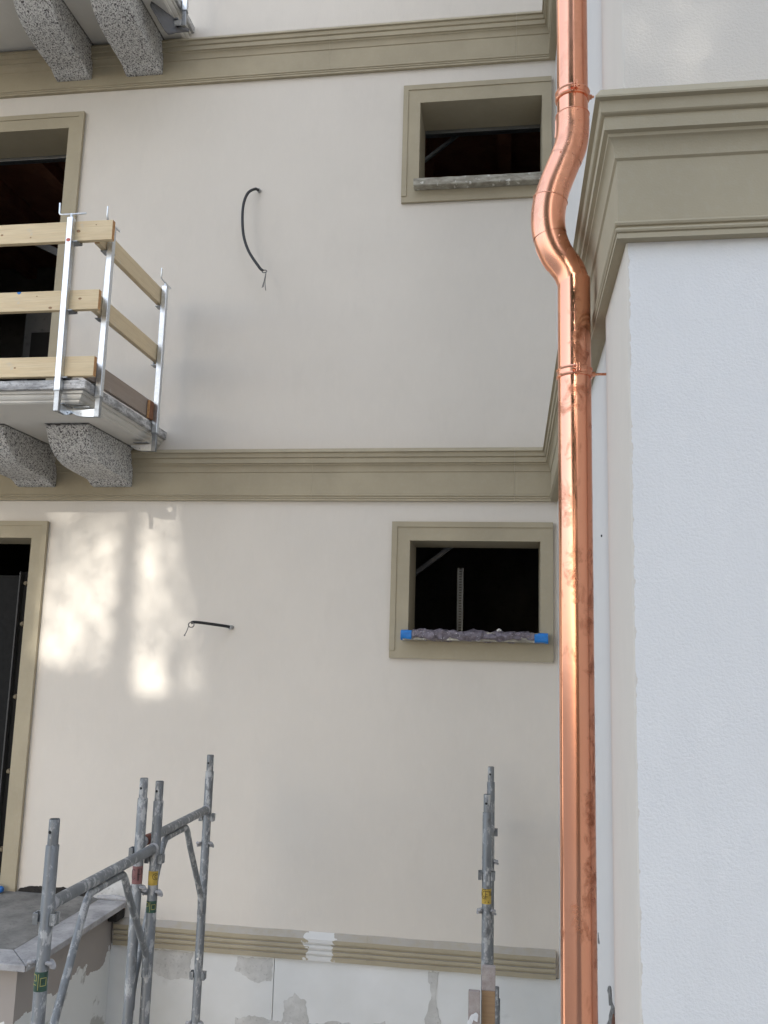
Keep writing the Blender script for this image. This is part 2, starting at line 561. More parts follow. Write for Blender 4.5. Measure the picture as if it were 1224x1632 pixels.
sw.build('recessed_side_wall', plaster('pale_side_render', (0.70, 0.68, 0.645), 220, 0.3).m, house)

# broken plaster with bare brick low on the recessed wall
def ragged(poly, amp, seed, n=6):
    out = []
    for i, p in enumerate(poly):
        q = poly[(i + 1) % len(poly)]
        for k in range(n):
            t = k / n
            x = p[0] + (q[0] - p[0]) * t; y = p[1] + (q[1] - p[1]) * t
            d = mnoise.fractal(Vector((x * 22, y * 22, seed)), 0.8, 2.0, 3) * amp * 0.6
            d2 = mnoise.fractal(Vector((x * 22 + 9, y * 22, seed + 5)), 0.8, 2.0, 3) * amp * 0.6
            out.append((x + d, y + d2))
    return out
MB().prism(ragged([(2.82, -1.40), (2.82, -1.04), (2.86, -1.015), (2.92, -1.035), (3.02, -1.12), (3.16, -1.22), (3.24, -1.40)], 0.02, 1), 0, RX - 0.004, RX + 0.01).build('broken_plaster', mt_mortar, house)
MB().prism(ragged([(2.80, -1.40), (2.80, -1.045), (2.84, -1.03), (2.89, -1.08), (2.95, -1.20), (2.98, -1.40)], 0.014, 2), 0, RX - 0.007, RX + 0.01).build('bare_brick', mt_brick, house)
MB().prism(ragged([(2.95, -0.995), (2.90, -1.03), (2.98, -1.06), (3.04, -1.03)], 0.02, 3), 0, RX - 0.003, RX + 0.01).build('broken_plaster', mt_mortar, house)
MB().prism(ragged([(3.30, -0.97), (3.34, -0.955), (3.34, -0.99)], 0.012, 4), 0, RX - 0.003, RX + 0.01).build('broken_plaster', mt_mortar, house)
MB().tube([(RX + 0.01, 3.05, 0.415), (RX - 0.004, 3.05, 0.415)], 0.004, 8).build('screw_head', mt_hole, house)

# string courses: one profile carried along wall, return and block front
def course(z_bot):
    pr = [(-0.03, 0.374), (0.066, 0.370), (0.080, 0.347), (0.080, 0.342), (0.068, 0.339), (0.066, 0.310), (0.063, 0.307),
          (0.055, 0.304), (0.055, 0.300), (0.057, 0.296), (0.057, 0.268), (0.046, 0.264), (0.045, 0.256)]
    for k in range(1, 7):                                   # cove
        a = k / 6 * math.pi / 2
        pr.append((0.045 - 0.017 * math.sin(a), 0.256 - 0.046 * (1 - math.cos(a)) - 0.001))
    pr += [(0.022, 0.204), (0.022, 0.046), (0.025, 0.0455)]
    for zc, rd in ((0.038, 0.0075), (0.021, 0.0065)):       # two beads
        for k in range(5):
            a = math.pi / 2 - k / 4 * math.pi
            pr.append((0.024 + rd * math.cos(a), zc + rd * math.sin(a)))
    pr += [(0.0255, 0.013), (0.0265, 0.0), (-0.03, -0.001)]
    pr = [(p, z_bot + z) for p, z in pr]
    def piece(stations, name='string_course'):
        mb = MB(); m = len(pr); vv = []
        for st in stations: vv += [st(p, z) for p, z in pr]
        fs = []
        for i in range(len(stations) - 1):
            for k in range(m - 1):
                fs.append((i * m + k, i * m + k + 1, (i + 1) * m + k + 1, (i + 1) * m + k))
        fs.append(tuple(range(m))); fs.append(tuple(range((len(stations) - 1) * m, len(stations) * m)))
        mb.add(vv, fs)
        return mb.build(name, mt_trim, house, smooth=True, auto=24)
    line = lambda x: (lambda p, z: (x, WY - p, z))
    tall = lambda z: z_bot + (z - z_bot) * 1.05
    piece([line(-8), line(-1.4145)])
    piece([line(-1.4135), line(0.0165)])
    piece([line(0.0175), lambda p, z: (BX - p, WY - p, z)])
    piece([lambda p, z: (BX - p, WY - p, z), lambda p, z: (BX - p, BY - p, tall(z))])
    piece([lambda p, z: (BX - p, BY - p, tall(z)), lambda p, z: (2.6, BY - p, tall(z))])
course(1.049)
course(1.049 + H)

# stepped band on top of the plinth
pb = [(-0.01, -1.830), (0.010, -1.836), (0.052, -1.862), (0.062, -1.868), (0.063, -1.890), (0.061, -1.895), (0.045, -1.897), (0.045, -1.905), (0.058, -1.907),
      (0.060, -1.924), (0.058, -1.928), (0.042, -1.930), (0.042, -1.939), (0.055, -1.941), (0.057, -1.958), (0.055, -1.962), (0.039, -1.964), (0.039, -1.972), (0.050, -1.974), (0.050, -2.003), (0.010, -2.006), (-0.01, -2.006)]
def band(x0, x1):
    mb = MB(); m = len(pb)
    st = np.linspace(x0, x1, 40)
    vv = []
    for x in st:
        for p, z in pb:
            j = mnoise.noise(Vector((x * 5, z * 9, 1.3))) * 0.0025
            vv.append((x, WY - p * 0.68 - j, z + j))
    fs = [(i * m + k, i * m + k + 1, (i + 1) * m + k + 1, (i + 1) * m + k) for i in range(39) for k in range(m - 1)]
    fs += [tuple(range(m)), tuple(range(39 * m, 40 * m))]
    mb.add(vv, fs)
    return mb.build('plinth_band', mt_trim_low, house)
band(-2.66, -0.92); band(-0.919, 0.284)
# plinth boards under it
for a, b in ((-4.9, -2.925), (-2.921, -1.539), (-1.535, -0.492), (-0.488, RX + 0.01)):
    MB().box(a, b, WY - 0.012, WY + 0.3, GZ - 0.05, -2.001).build('plinth_board', mt_eps, house, bevel=0.003)
FP = concrete('grey_filler', (0.47, 0.46, 0.43), (0.66, 0.65, 0.62), 6, 0.3)
MB().prism(ragged([(-0.515, -2.55), (-0.53, -2.30), (-0.50, -2.18), (-0.52, -2.02), (-0.455, -2.02), (-0.47, -2.20), (-0.43, -2.33), (-0.45, -2.55)], 0.02, 8), 1, WY - 0.016, WY - 0.005).build('filler_patch', FP, house)
for poly, sd_ in (([(-1.47, -2.40), (-1.46, -2.27), (-1.39, -2.22), (-1.31, -2.26), (-1.29, -2.40)], 4),
                  ([(-1.80, -2.60), (-1.78, -2.40), (-1.66, -2.37), (-1.45, -2.405), (-1.25, -2.39), (-1.12, -2.36), (-0.95, -2.385), (-0.80, -2.34), (-0.78, -2.60)], 5),
                  ([(-1.79, -2.02), (-1.80, -2.10), (-1.66, -2.17), (-1.55, -2.15), (-1.55, -2.02)], 6),
                  ([(-2.38, -2.02), (-2.40, -2.14), (-2.28, -2.20), (-2.12, -2.18), (-2.10, -2.02)], 7)):
    MB().prism(ragged(poly, 0.022, sd_, 12), 1, WY - 0.0145, WY - 0.004).build('filler_patch', FP, house)

# ------------------------------------------------------------------ window and door surrounds
def surround(name, outer, inner, rims, mat=mt_trim, sill=None):
    """flat ring on the wall whose inner sides run back through the wall as the painted reveal"""
    x0, x1, z0, z1 = outer; a, b, c, d = inner
    yf, yb, yi = WY - 0.026, WY - 0.002, WY + 0.372
    mb = MB()
    O = [(x0, z0), (x1, z0), (x1, z1), (x0, z1)]
    I = [(a, c), (b, c), (b, d), (a, d)]
    for i in range(4):
        j = (i + 1) % 4
        mb.add([(O[i][0], yf, O[i][1]), (O[j][0], yf, O[j][1]), (I[j][0], yf, I[j][1]), (I[i][0], yf, I[i][1])], [(0, 1, 2, 3)])
        mb.add([(O[i][0], yf, O[i][1]), (O[j][0], yf, O[j][1]), (O[j][0], yb, O[j][1]), (O[i][0], yb, O[i][1])], [(0, 1, 2, 3)])
        mb.add([(I[i][0], yf, I[i][1]), (I[j][0], yf, I[j][1]), (I[j][0], yi, I[j][1]), (I[i][0], yi, I[i][1])], [(0, 1, 2, 3)])
    o = mb.build(name, mat, house)
    b_ = o.modifiers.new('bevel', 'BEVEL'); b_.width = 0.0025; b_.segments = 2; b_.limit_method = 'ANGLE'; b_.angle_limit = R(40)
    r = MB(); r.prism(rims, 1, yf - 0.007, yf + 0.002)
    r.build('raised_rim', mat, o, bevel=0.0015)
    return o
ow1 = (-0.827, 0.277, -0.038, 0.901)
ow2 = (-0.825, 0.277, 3.298, 4.247)
s1 = surround('window_surround', ow1, W1, [(-0.828, 0.014), (-0.828, 0.902), (0.278, 0.902), (0.278, 0.864), (-0.789, 0.864), (-0.789, 0.014)])
s2 = surround('window_surround', ow2, W2, [(-0.826, 3.345), (-0.826, 4.248), (0.278, 4.248), (0.278, 4.208), (-0.787, 4.208), (-0.787, 3.345)])
surround('door_surround', (-4.845, -3.405, -1.735, 0.889), D1, [(-4.80, 0.854), (-3.446, 0.854), (-3.446, -1.70), (-3.404, -1.70), (-3.404, 0.890), (-4.80, 0.890)])
surround('door_surround', (-4.845, -3.405, 1.56, 4.213), D2, [(-4.80, 4.174), (-3.448, 4.174), (-3.448, 1.58), (-3.404, 1.58), (-3.404, 4.214), (-4.80, 4.214)])

def sill(x0, x1, z0, z1, y0):
    o = MB().box(x0, x1, y0, WY + 0.34, z0, z1).build('window_sill', mt_sill, house)
    bm = bmesh.new(); bm.from_mesh(o.data)
    bmesh.ops.subdivide_edges(bm, edges=[e for e in bm.edges if abs(e.verts[0].co.x - e.verts[1].co.x) > 0.3], cuts=40)
    bm.to_mesh(o.data); bm.free()
    for v in o.data.vertices:
        if v.co.y < WY: v.co += mnoise.noise_vector(v.co * 14) * 0.003
    o.modifiers.new('bevel', 'BEVEL').width = 0.004
    return o
sill(-0.728, 0.232, 3.386, 3.444, 5.90)
sill(-0.728, 0.235, 0.086, 0.147, 5.885)

# rooms behind the openings
def room(z0, z1, ceil):
    mb = MB(); x0, x1, y0, y1 = -6.4, 0.29, WY + 0.36, WY + 3.4
    mb.add([(x0, y1, z0), (x1, y1, z0), (x1, y1, z1), (x0, y1, z1)], [(0, 1, 2, 3)])
    mb.add([(x0, y0, z0), (x0, y1, z0), (x0, y1, z1), (x0, y0, z1)], [(0, 1, 2, 3)])
    mb.add([(x1, y0, z0), (x1, y1, z0), (x1, y1, z1), (x1, y0, z1)], [(0, 1, 2, 3)])
    mb.add([(x0, y0, z0), (x1, y0, z0), (x1, y1, z0), (x0, y1, z0)], [(0, 1, 2, 3)])
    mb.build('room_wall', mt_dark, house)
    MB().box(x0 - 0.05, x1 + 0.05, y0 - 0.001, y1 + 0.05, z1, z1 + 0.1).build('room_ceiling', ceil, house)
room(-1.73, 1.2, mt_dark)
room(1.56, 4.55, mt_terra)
for k in range(9):                                                    # joists under the upper ceiling
    x = -5.9 + k * 0.72
    MB().box(x, x + 0.12, WY + 0.40, WY + 3.38, 4.40, 4.551).build('ceiling_joist', mt_terra, house)
MB().box(-2.05, -1.95, WY + 0.37, WY + 3.39, -1.73, 4.5).build('partition_wall', mt_dark, house)
# bare metal subframes at the back of the reveals
def subframe(a, b, c, d, sides='tlr'):
    mb = MB(); y0, y1 = WY + 0.335, WY + 0.395
    if 't' in sides: mb.box(a + 0.002, b - 0.002, y0, y1, d - 0.030, d - 0.002)
    if 'l' in sides: mb.box(a + 0.002, a + 0.022, y0 + 0.002, y1 - 0.002, c, d - 0.0305)
    if 'r' in sides: mb.box(b - 0.022, b - 0.002, y0 + 0.002, y1 - 0.002, c, d - 0.0305)
    return mb.build('window_subframe', mt_galvd, house, bevel=0.002)
subframe(*W2, 't'); subframe(*D2, 't')
def channel(p0, p1, wd, dp, name='metal_stud', mat=mt_stud):
    """a U shaped sheet-metal stud between two points"""
    a, b = Vector(p0), Vector(p1)
    t = (b - a).normalized()
    side = t.cross(Vector((0, 1, 0))).normalized()
    mb = MB(); f = Vector((0, 1, 0))
    for o0, o1, q0, q1 in ((-wd / 2, wd / 2, 0, 0.003), (-wd / 2, -wd / 2 + 0.003, 0.003, dp), (wd / 2 - 0.003, wd / 2, 0.003, dp)):
        vv = []
        for base in (a, b):
            for o_, q_ in ((o0, q0), (o1, q0), (o1, q1), (o0, q1)): vv.append(base + side * o_ + f * q_)
        mb.add(vv, [(0, 1, 2, 3), (4, 7, 6, 5), (0, 4, 5, 1), (1, 5, 6, 2), (2, 6, 7, 3), (3, 7, 4, 0)])
    return mb.build(name, mat, house)
channel((-0.745, 6.55, 0.575), (-0.40, 6.55, 0.845), 0.032, 0.03)
channel((-0.75, 6.5, 3.925), (-0.37, 6.5, 4.225), 0.024, 0.03, mat=mt_stud2)
# perforated upright seen in the lower window
ps = MB()
z = 0.0
while z < 0.66:
    z2 = z + 0.021
    a0, a1, b0, b1 = -0.421, -0.412, -0.400, -0.391
    ps.box(a0, a1, 6.9, 6.903, z, z2); ps.box(b0 + 0.009, b1 + 0.009, 6.9, 6.903, z, z2); ps.box(a1, b0 + 0.009, 6.9, 6.903, z, z + 0.010)
    z = z2
ps.box(-0.424, -0.4211, 6.9, 6.93, 0, z); ps.box(-0.3819, -0.379, 6.9, 6.93, 0, z)
ps.build('perforated_upright', mt_stud2, house)
# room glimpsed through the balcony door
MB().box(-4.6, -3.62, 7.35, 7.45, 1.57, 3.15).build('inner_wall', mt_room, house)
MB().box(-4.52, -4.17, 7.335, 7.349, 1.57, 2.90).build('doorway_shade_panel', mt_hole, house)  # black panel standing in for an unlit opening
MB().box(-3.665, -3.615, 6.66, 6.72, 1.57, 3.27).build('door_post', mt_panel, house, bevel=0.003)
MB().box(-3.56, -3.53, 6.38, 6.46, 1.57, 3.36).build('door_post', mt_panel, house, bevel=0.003)
channel((-4.35, 6.9, 3.62), (-3.62, 6.7, 3.22), 0.06, 0.04)
lw = [(-4.20 + 0.07 * math.sin(t * 3.0), 6.9, 2.22 - 0.24 * t * t + 0.10 * t) for t in np.linspace(0, 1, 12)]
MB().tube(lw, 0.006, 6).build('loose_wire', mt_wirew, house, smooth=True)
# lower door: grey leaf edge, dark jamb with foam dabs
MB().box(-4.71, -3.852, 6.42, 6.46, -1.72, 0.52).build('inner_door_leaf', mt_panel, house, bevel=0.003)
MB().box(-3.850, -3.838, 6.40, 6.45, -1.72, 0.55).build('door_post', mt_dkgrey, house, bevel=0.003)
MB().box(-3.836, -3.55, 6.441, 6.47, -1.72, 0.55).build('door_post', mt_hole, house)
for z in (-1.55, -0.98, -0.42, 0.14, 0.46):
    q = MB().tube([(-3.806, 6.44, z), (-3.806, 6.42, z)], [0.021, 0.014], 10).build('foam_dab', mt_foam, house, smooth=True)

# ------------------------------------------------------------------ balconies
def balcony(z, full=True):
    X1, Y0 = -2.537, 4.73
    # stone edging lengths
    mb = MB().box(-6.5, X1, Y0, WY, 1.508 + z, 1.566 + z)
    slab = mb.build('balcony_slab', mt_soffit, house)
    slab.data.materials[0] = mt_stone
    bm = bmesh.new(); bm.from_mesh(slab.data)
    bmesh.ops.subdivide_edges(bm, edges=[e for e in bm.edges if e.calc_length() > 0.5], cuts=60)
    bm.to_mesh(slab.data); bm.free()
    for v in slab.data.vertices:
        if v.co.y < WY - 0.01: v.co += mnoise.noise_vector(v.co * 12) * 0.0035
    slab.modifiers.new('bevel', 'BEVEL').width = 0.005
    pr = [(0.022, 1.5075), (0.026, 1.492), (0.040, 1.490), (0.040, 1.478), (0.044, 1.470), (0.052, 1.462), (0.062, 1.458), (0.063, 1.448), (0.075, 1.440)]
    m = len(pr); vv = []
    for p, q in pr: vv.append((-6.5, Y0 + p, q + z))
    for p, q in pr: vv.append((X1 - p, Y0 + p, q + z))
    for p, q in pr: vv.append((X1 - p, WY + 0.01, q + z))
    fs = [(i * m + k, i * m + k + 1, (i + 1) * m + k + 1, (i + 1) * m + k) for i in range(2) for k in range(m - 1)]
    o = len(vv)
    vv += [(-6.5, WY + 0.01, 1.440 + z)]
    fs.append((m - 1, 2 * m - 1, 3 * m - 1, o))
    MB().add(vv, fs).build('balcony_moulding', mt_soffit, slab, smooth=True, auto=25)
    prof = [(5.262, 1.437), (5.250, 1.425), (5.262, 1.395), (5.285, 1.354), (5.315, 1.315), (5.350, 1.281), (5.395, 1.251), (5.445, 1.229), (5.500, 1.213), (5.560, 1.204),
            (5.640, 1.197), (5.740, 1.191), (5.850, 1.186), (5.880, 1.181), (5.905, 1.168), (5.930, 1.155), (5.96, 1.148), (6.01, 1.146), (6.01, 1.437)]
    for x0, x1 in ((-3.072, -2.772), (-3.668, -3.372), (-5.50, -5.20), (-6.10, -5.80)):
        c = MB().prism([(y, q + z) for y, q in prof], 0, x0, x1).build('granite_corbel', mt_granite, slab, bevel=0.007)
    # mortar joint over each corbel
        MB().box(x0 - 0.006, x1 + 0.006, 5.245, 5.99, 1.4375 + z, 1.4397 + z).build('mortar_joint', mt_mortar, slab)
    return slab
balcony(0.0)
balcony(H)
MB().box(-6.5, -2.60, 4.80, WY - 0.002, 1.567, 1.585).build('balcony_screed', mt_screed, house)
# curved scratch left in the soffit paint of the upper balcony
MB().box(-2.76, -2.60, 4.755, 4.80, 1.5665, 1.583).build('loose_tile', mt_border, house, bevel=0.003)

# ------------------------------------------------------------------ door landing
LX = -2.584
border = lambda pts, nm: MB().prism(pts, 2, -1.759, -1.722).build(nm, mt_border, landing, bevel=0.004)
landing = MB().box(-6.5, LX - 0.095, 4.80, WY - 0.013, GZ, -1.760).build('landing_base', mt_lbase, house)
border([(LX, 4.715), (LX, WY - 0.03), (LX - 0.20, WY - 0.03), (LX - 0.20, 4.93)], 'border_stone')
border([(LX - 0.003, 4.712), (LX - 0.203, 4.927), (-6.5, 4.927), (-6.5, 4.712)], 'border_stone')
sb = MB()
nx, ny = 70, 24
x0, x1, y0, y1 = -6.0, LX - 0.204, 4.93, WY - 0.014
vv = []
for i in range(nx + 1):
    for j in range(ny + 1):
        x = x0 + (x1 - x0) * i / nx; y = y0 + (y1 - y0) * j / ny
        ed = min(1, (x1 - x) / 0.06, (y - y0) / 0.06)
        zz = -1.7245 + ed * 0.012 + ed * 0.007 * mnoise.noise(Vector((x * 6, y * 6, 0))) + ed * 0.003 * mnoise.noise(Vector((x * 25, y * 25, 2)))
        vv.append((x, y, zz))
sb.add(vv, [(i * (ny + 1) + j, (i + 1) * (ny + 1) + j, (i + 1) * (ny + 1) + j + 1, i * (ny + 1) + j + 1) for i in range(nx) for j in range(ny)])
sb.build('cement_bed', mt_screed, landing, smooth=True)
# dark strip imitating a shaded void, and the rough filler where wall meets landing
MB().prism(ragged([(-3.40, -1.725), (-3.40, -1.70), (-3.31, -1.672), (-3.15, -1.667), (-2.98, -1.675), (-2.86, -1.69), (-2.80, -1.725)], 0.02, 11, 10), 1, WY - 0.006, WY + 0.01).build('joint_shade_strip', mt_gap, house)
fo = MB().prism(ragged([(-2.86, -1.73), (-2.83, -1.61), (-2.75, -1.585), (-2.60, -1.59), (-2.585, -1.73)], 0.012, 12), 1, WY - 0.008, WY + 0.01).build('rough_filler', FP, house)
mo = MB().tube([(-2.80, 5.985, -1.712), (-2.68, 5.975, -1.706), (-2.57, 5.985, -1.716)], [0.014, 0.02, 0.012], 8).build('mortar_lump', mt_border, house, smooth=True)
MB().box(LX - 0.08, LX - 0.01, 5.86, WY - 0.012, -1.83, -1.7665).build('mortar_lump', mt_gap, house, bevel=0.01)

# ------------------------------------------------------------------ temporary edge guard on the balcony
def guard_post(name, label, loc, rot, lean=0.0, upper=False):
    """local frame: post at origin, +y points in over the slab, +x to the right of someone outside looking in"""
    t = empty(name, label, 'guard post', 'edge guard posts')
    t.location = loc; t.rotation_euler = (0, lean, rot)
    zt = 1.235
    MB().box(-0.019, 0.019, -0.019, 0.019, 0.13, zt).build('upright', mt_galv, t, bevel=0.003)
    MB().box(-0.0155, 0.0155, -0.0155, 0.0155, 0.0, 0.14).build('inner_tube', mt_galvd, t, bevel=0.002)
    MB().box(-0.0205, 0.0205, -0.0205, 0.0205, 0.122, 0.134).build('collar', mt_galvd, t, bevel=0.002)
    # cranked spindle handle on top
    c = MB().tube([(0, 0, zt), (0, 0, zt + 0.030)], 0.008, 10).build('spindle', mt_galv, t, smooth=True)
    hp = [(0.095, 0, zt + 0.026), (-0.062, 0, zt + 0.026), (-0.076, 0, zt + 0.029), (-0.083, 0, zt + 0.040), (-0.084, 0, zt + 0.105)]
    MB().tube(hp, 0.0055, 8).build('crank_handle', mt_galv, t, smooth=True)
    # lower jaw: plate with curved gusset and a rubber strip
    jw = [(0.016, 0.002), (0.016, 0.050), (0.03, 0.050), (0.17, 0.040), (0.165, 0.030), (0.13, 0.012), (0.09, 0.003)]
    MB().prism([(y, q) for y, q in jw], 0, -0.013, -0.009).build('jaw_plate', mt_galv, t)
    MB().prism([(y, q) for y, q in jw], 0, 0.009, 0.013).build('jaw_plate', mt_galv, t)
    MB().box(-0.012, 0.012, 0.016, 0.168, 0.0405, 0.0435).build('jaw_top', mt_galv, t)
    MB().box(-0.022, 0.022, 0.045, 0.150, 0.058, 0.066).build('jaw_pad', mt_galvd, t, bevel=0.002)
    MB().tube([(-0.016, 0.10, 0.020), (0.016, 0.10, 0.020)], 0.004, 8).build('jaw_bolt', mt_galvd, t)
    # board holders
    for z in (1.078, 0.632, 0.208):
        mb = MB().box(0.0195, 0.052, -0.006, 0.062, z, z + 0.004)
        mb.box(-0.018, 0.0195, 0.0195, 0.062, z, z + 0.004)
        mb.box(0.018, 0.052, 0.058, 0.062, z + 0.0041, z + 0.04)
        mb.build('board_holder', mt_galvd, t)
    return t
pa = guard_post('guard_post', 'galvanised guard post with red dot on the front edge of the balcony', (-2.690, 4.705, 1.363), 0, R(-0.7))
MB().prism([(0.014 * math.cos(a), 1.083 + 0.012 * math.sin(a)) for a in np.linspace(0, 2 * math.pi, 14)[:-1]], 1, -0.0198, -0.0192).build('red_dot', mt_reddot, pa)
guard_post('guard_post', 'galvanised guard post at the front corner of the balcony side', (-2.512, 4.865, 1.367), R(90), 0)
guard_post('guard_post', 'galvanised guard post on the balcony side nearest the wall', (-2.512, 5.730, 1.357), R(90), 0)
guard_post('guard_post', 'galvanised post foot clamped under the topmost balcony at the picture edge', (-2.512, 5.730, 1.357 + H), R(90), 0)

def plank(name, label, x0, x1, y0, y1, z0, z1, mat, ends, group, cat='plank'):
    """ends: axis along the grain (0 or 1)"""
    cx, cy, cz = (x0 + x1) / 2, (y0 + y1) / 2, (z0 + z1) / 2
    L, W_, T = ((x1 - x0), (y1 - y0), (z1 - z0)) if ends == 0 else ((y1 - y0), (x1 - x0), (z1 - z0))
    mb = MB().box(-L / 2, L / 2, -W_ / 2, W_ / 2, -T / 2, T / 2)
    mb.mi = [1, 1, 0, 0, 0, 0]
    o = mb.build(name, [mat, mt_end], bevel=0.0025)
    o.location = (cx, cy, cz)
    o.rotation_euler = (R(random.uniform(-.4, .4)), R(random.uniform(-.25, .25)), 0 if ends == 0 else R(90))
    return tag(o, label, cat, group)
GB = 'guard boards of the balcony'
plank('guard_board', 'top pale pine board across the front of the balcony', -4.95, -2.442, 4.727, 4.762, 2.455, 2.584, mt_pine, 0, GB)
plank('guard_board', 'middle pale pine board across the front of the balcony, with a blue spot', -4.98, -2.495, 4.727, 4.762, 2.006, 2.132, mt_pine, 0, GB)
plank('guard_board', 'lowest and brightest pine board along the balcony front edge', -4.99, -2.489, 4.727, 4.762, 1.587, 1.711, mt_pine, 0, GB)
bs = MB().prism([(0.013 * math.cos(a) * (1 + .3 * math.sin(3 * a)), 0.008 * math.sin(a)) for a in np.linspace(0, 2 * math.pi, 14)[:-1]], 1, -0.0006, 0.0006).build('blue_chalk_mark', mt_tape, bpy.data.objects['guard_board.001'])
bs.location = (0.717, -0.0178, 0.056)
mt_knot = flat('brown_knot', (0.30, 0.165, 0.08), 0.6, 0, 0.35, 90, 0)
for bn, wx, wz, kr in (('guard_board', -2.664, 2.518, 0.011), ('guard_board', -3.175, 2.515, 0.007), ('guard_board', -2.55, 2.555, 0.004), ('guard_board', -2.98, 2.49, 0.005),
                       ('guard_board.001', -2.615, 2.075, 0.008), ('guard_board.001', -2.805, 2.022, 0.009), ('guard_board.001', -2.90, 2.10, 0.004), ('guard_board.002', -3.0, 1.645, 0.006)):
    bo_ = bpy.data.objects[bn]
    kn = MB().prism([(kr * 1.25 * math.cos(a) * (1 + .12 * math.sin(2 * a + kr * 900)), kr * 0.85 * math.sin(a)) for a in np.linspace(0, 2 * math.pi, 15)[:-1]], 1, -0.0005, 0.0005).build('knot', mt_knot, bo_)
    kn.location = (wx - bo_.location.x, -0.0177, wz - bo_.location.z)
plank('guard_board', 'top pine board along the short side of the balcony', -2.575, -2.540, 4.768, 5.80, 2.455, 2.578, mt_pine_s, 1, GB)
plank('guard_board', 'middle pine board along the short side of the balcony', -2.575, -2.540, 4.768, 5.80, 2.025, 2.146, mt_pine_s, 1, GB)
plank('guard_board', 'weathered brown toe board along the short side of the balcony', -2.575, -2.545, 4.768, 5.84, 1.590, 1.718, mt_oldwood, 1, GB)
plank('wood_offcut', 'short reddish wood block upright beside the toe board on balcony', -2.540, -2.520, 5.630, 5.700, 1.575, 1.705, mt_redwood, 1, None, 'wood block')

# dark sheet hanging off the end of the topmost balcony
sh = MB()
P0 = [(-2.66, 5.50, 4.80), (-2.53, 5.62, 4.745), (-2.50, 5.80, 4.71), (-2.47, 5.95, 4.735), (-2.52, 5.62, 4.60), (-2.60, 5.55, 4.62)]
gx, gy = 10, 8
vv = []
for i in range(gx + 1):
    for j in range(gy + 1):
        u, v = i / gx, j / gy
        x = -2.70 + 0.19 * u
        y = 5.54 + 0.30 * u - 0.02 * v
        z = 4.782 - 0.02 * u - v * (0.19 * (1 - abs(u - 0.45) * 1.5)) * 1.0
        nv = mnoise.noise_vector(Vector((u * 4, v * 4, 3.0))) * 0.012
        vv.append((x + nv.x, y + nv.y, z + nv.z))
sh.add(vv, [(i * (gy + 1) + j, (i + 1) * (gy + 1) + j, (i + 1) * (gy + 1) + j + 1, i * (gy + 1) + j + 1) for i in range(gx) for j in range(gy)])
so = sh.build('hanging_sheet', mt_sheet, smooth=True)
sm = so.modifiers.new('solid', 'SOLIDIFY'); sm.thickness = 0.003
tag(so, 'crumpled dark grey sheet under the end of the topmost balcony', 'sheet')

# ------------------------------------------------------------------ cables
def bez(pts, n=24):
    pts = [Vector(p) for p in pts]; out = []
    ext = [pts[0] * 2 - pts[1]] + pts + [pts[-1] * 2 - pts[-2]]
    for i in range(1, len(ext) - 2):
        p0, p1, p2, p3 = ext[i - 1:i + 3]
        for k in range(n):
            t = k / n
            out.append(0.5 * ((2 * p1) + (-p0 + p2) * t + (2 * p0 - 5 * p1 + 4 * p2 - p3) * t * t + (-p0 + 3 * p1 - 3 * p2 + p3) * t ** 3))
    out.append(pts[-1])
    return out
c1 = empty('electric_cable', 'long curved black cable hanging out of the upper wall', 'cable', 'cable stubs in the wall')
MB().tube([(-1.924, 6.01, 3.462), (-1.928, 5.982, 3.462)], 0.015, 12).build('conduit', mt_conduit, c1, smooth=True)
MB().tube(bez([(-1.926, 6.0, 3.462), (-1.945, 5.95, 3.452), (-1.985, 5.895, 3.385), (-2.003, 5.862, 3.25), (-1.985, 5.845, 3.05), (-1.935, 5.84, 2.90), (-1.845, 5.835, 2.765), (-1.815, 5.835, 2.735)], 8), 0.0105, 10).build('sheath', mt_cable, c1, smooth=True)
ring = [(-1.802 + 0.017 * math.cos(a), 5.832 + 0.006 * math.sin(a), 2.728 + 0.013 * math.sin(a)) for a in np.linspace(0, 2 * math.pi, 17)]
MB().tube(ring, 0.004, 6, cap=False).build('wire_loop', mt_wire, c1, smooth=True)
for pts in ([(-1.788, 5.83, 2.722), (-1.795, 5.828, 2.67), (-1.812, 5.826, 2.60)], [(-1.788, 5.83, 2.722), (-1.797, 5.826, 2.66), (-1.802, 5.822, 2.602)], [(-1.788, 5.83, 2.722), (-1.792, 5.828, 2.64), (-1.783, 5.826, 2.578)]):
    MB().tube(bez(pts, 5), 0.003, 6).build('wire', mt_wire, c1, smooth=True)
c2 = empty('electric_cable', 'short straight black cable sticking out of the lower wall', 'cable', 'cable stubs in the wall')
MB().tube([(-1.952, 6.01, 0.142), (-1.962, 5.975, 0.143)], 0.015, 12).build('conduit', mt_conduit, c2, smooth=True)
MB().tube(bez([(-1.955, 6.0, 0.142), (-1.99, 5.955, 0.149), (-2.08, 5.84, 0.161), (-2.145, 5.76, 0.166), (-2.162, 5.745, 0.160)], 6), 0.0105, 10).build('sheath', mt_cable, c2, smooth=True)
ring = [(-2.160 + 0.020 * math.cos(a), 5.742, 0.147 + 0.017 * math.sin(a)) for a in np.linspace(0, 2 * math.pi, 17)]
MB().tube(ring, 0.004, 6, cap=False).build('wire_loop', mt_wire, c2, smooth=True)
MB().tube(bez([(-2.178, 5.742, 0.140), (-2.188, 5.74, 0.105), (-2.200, 5.738, 0.078), (-2.205, 5.738, 0.07)], 5), [0.0032] * 10 + [0.0055] * 4 + [0.003] * 2, 6).build('wire', mt_wire, c2, smooth=True)

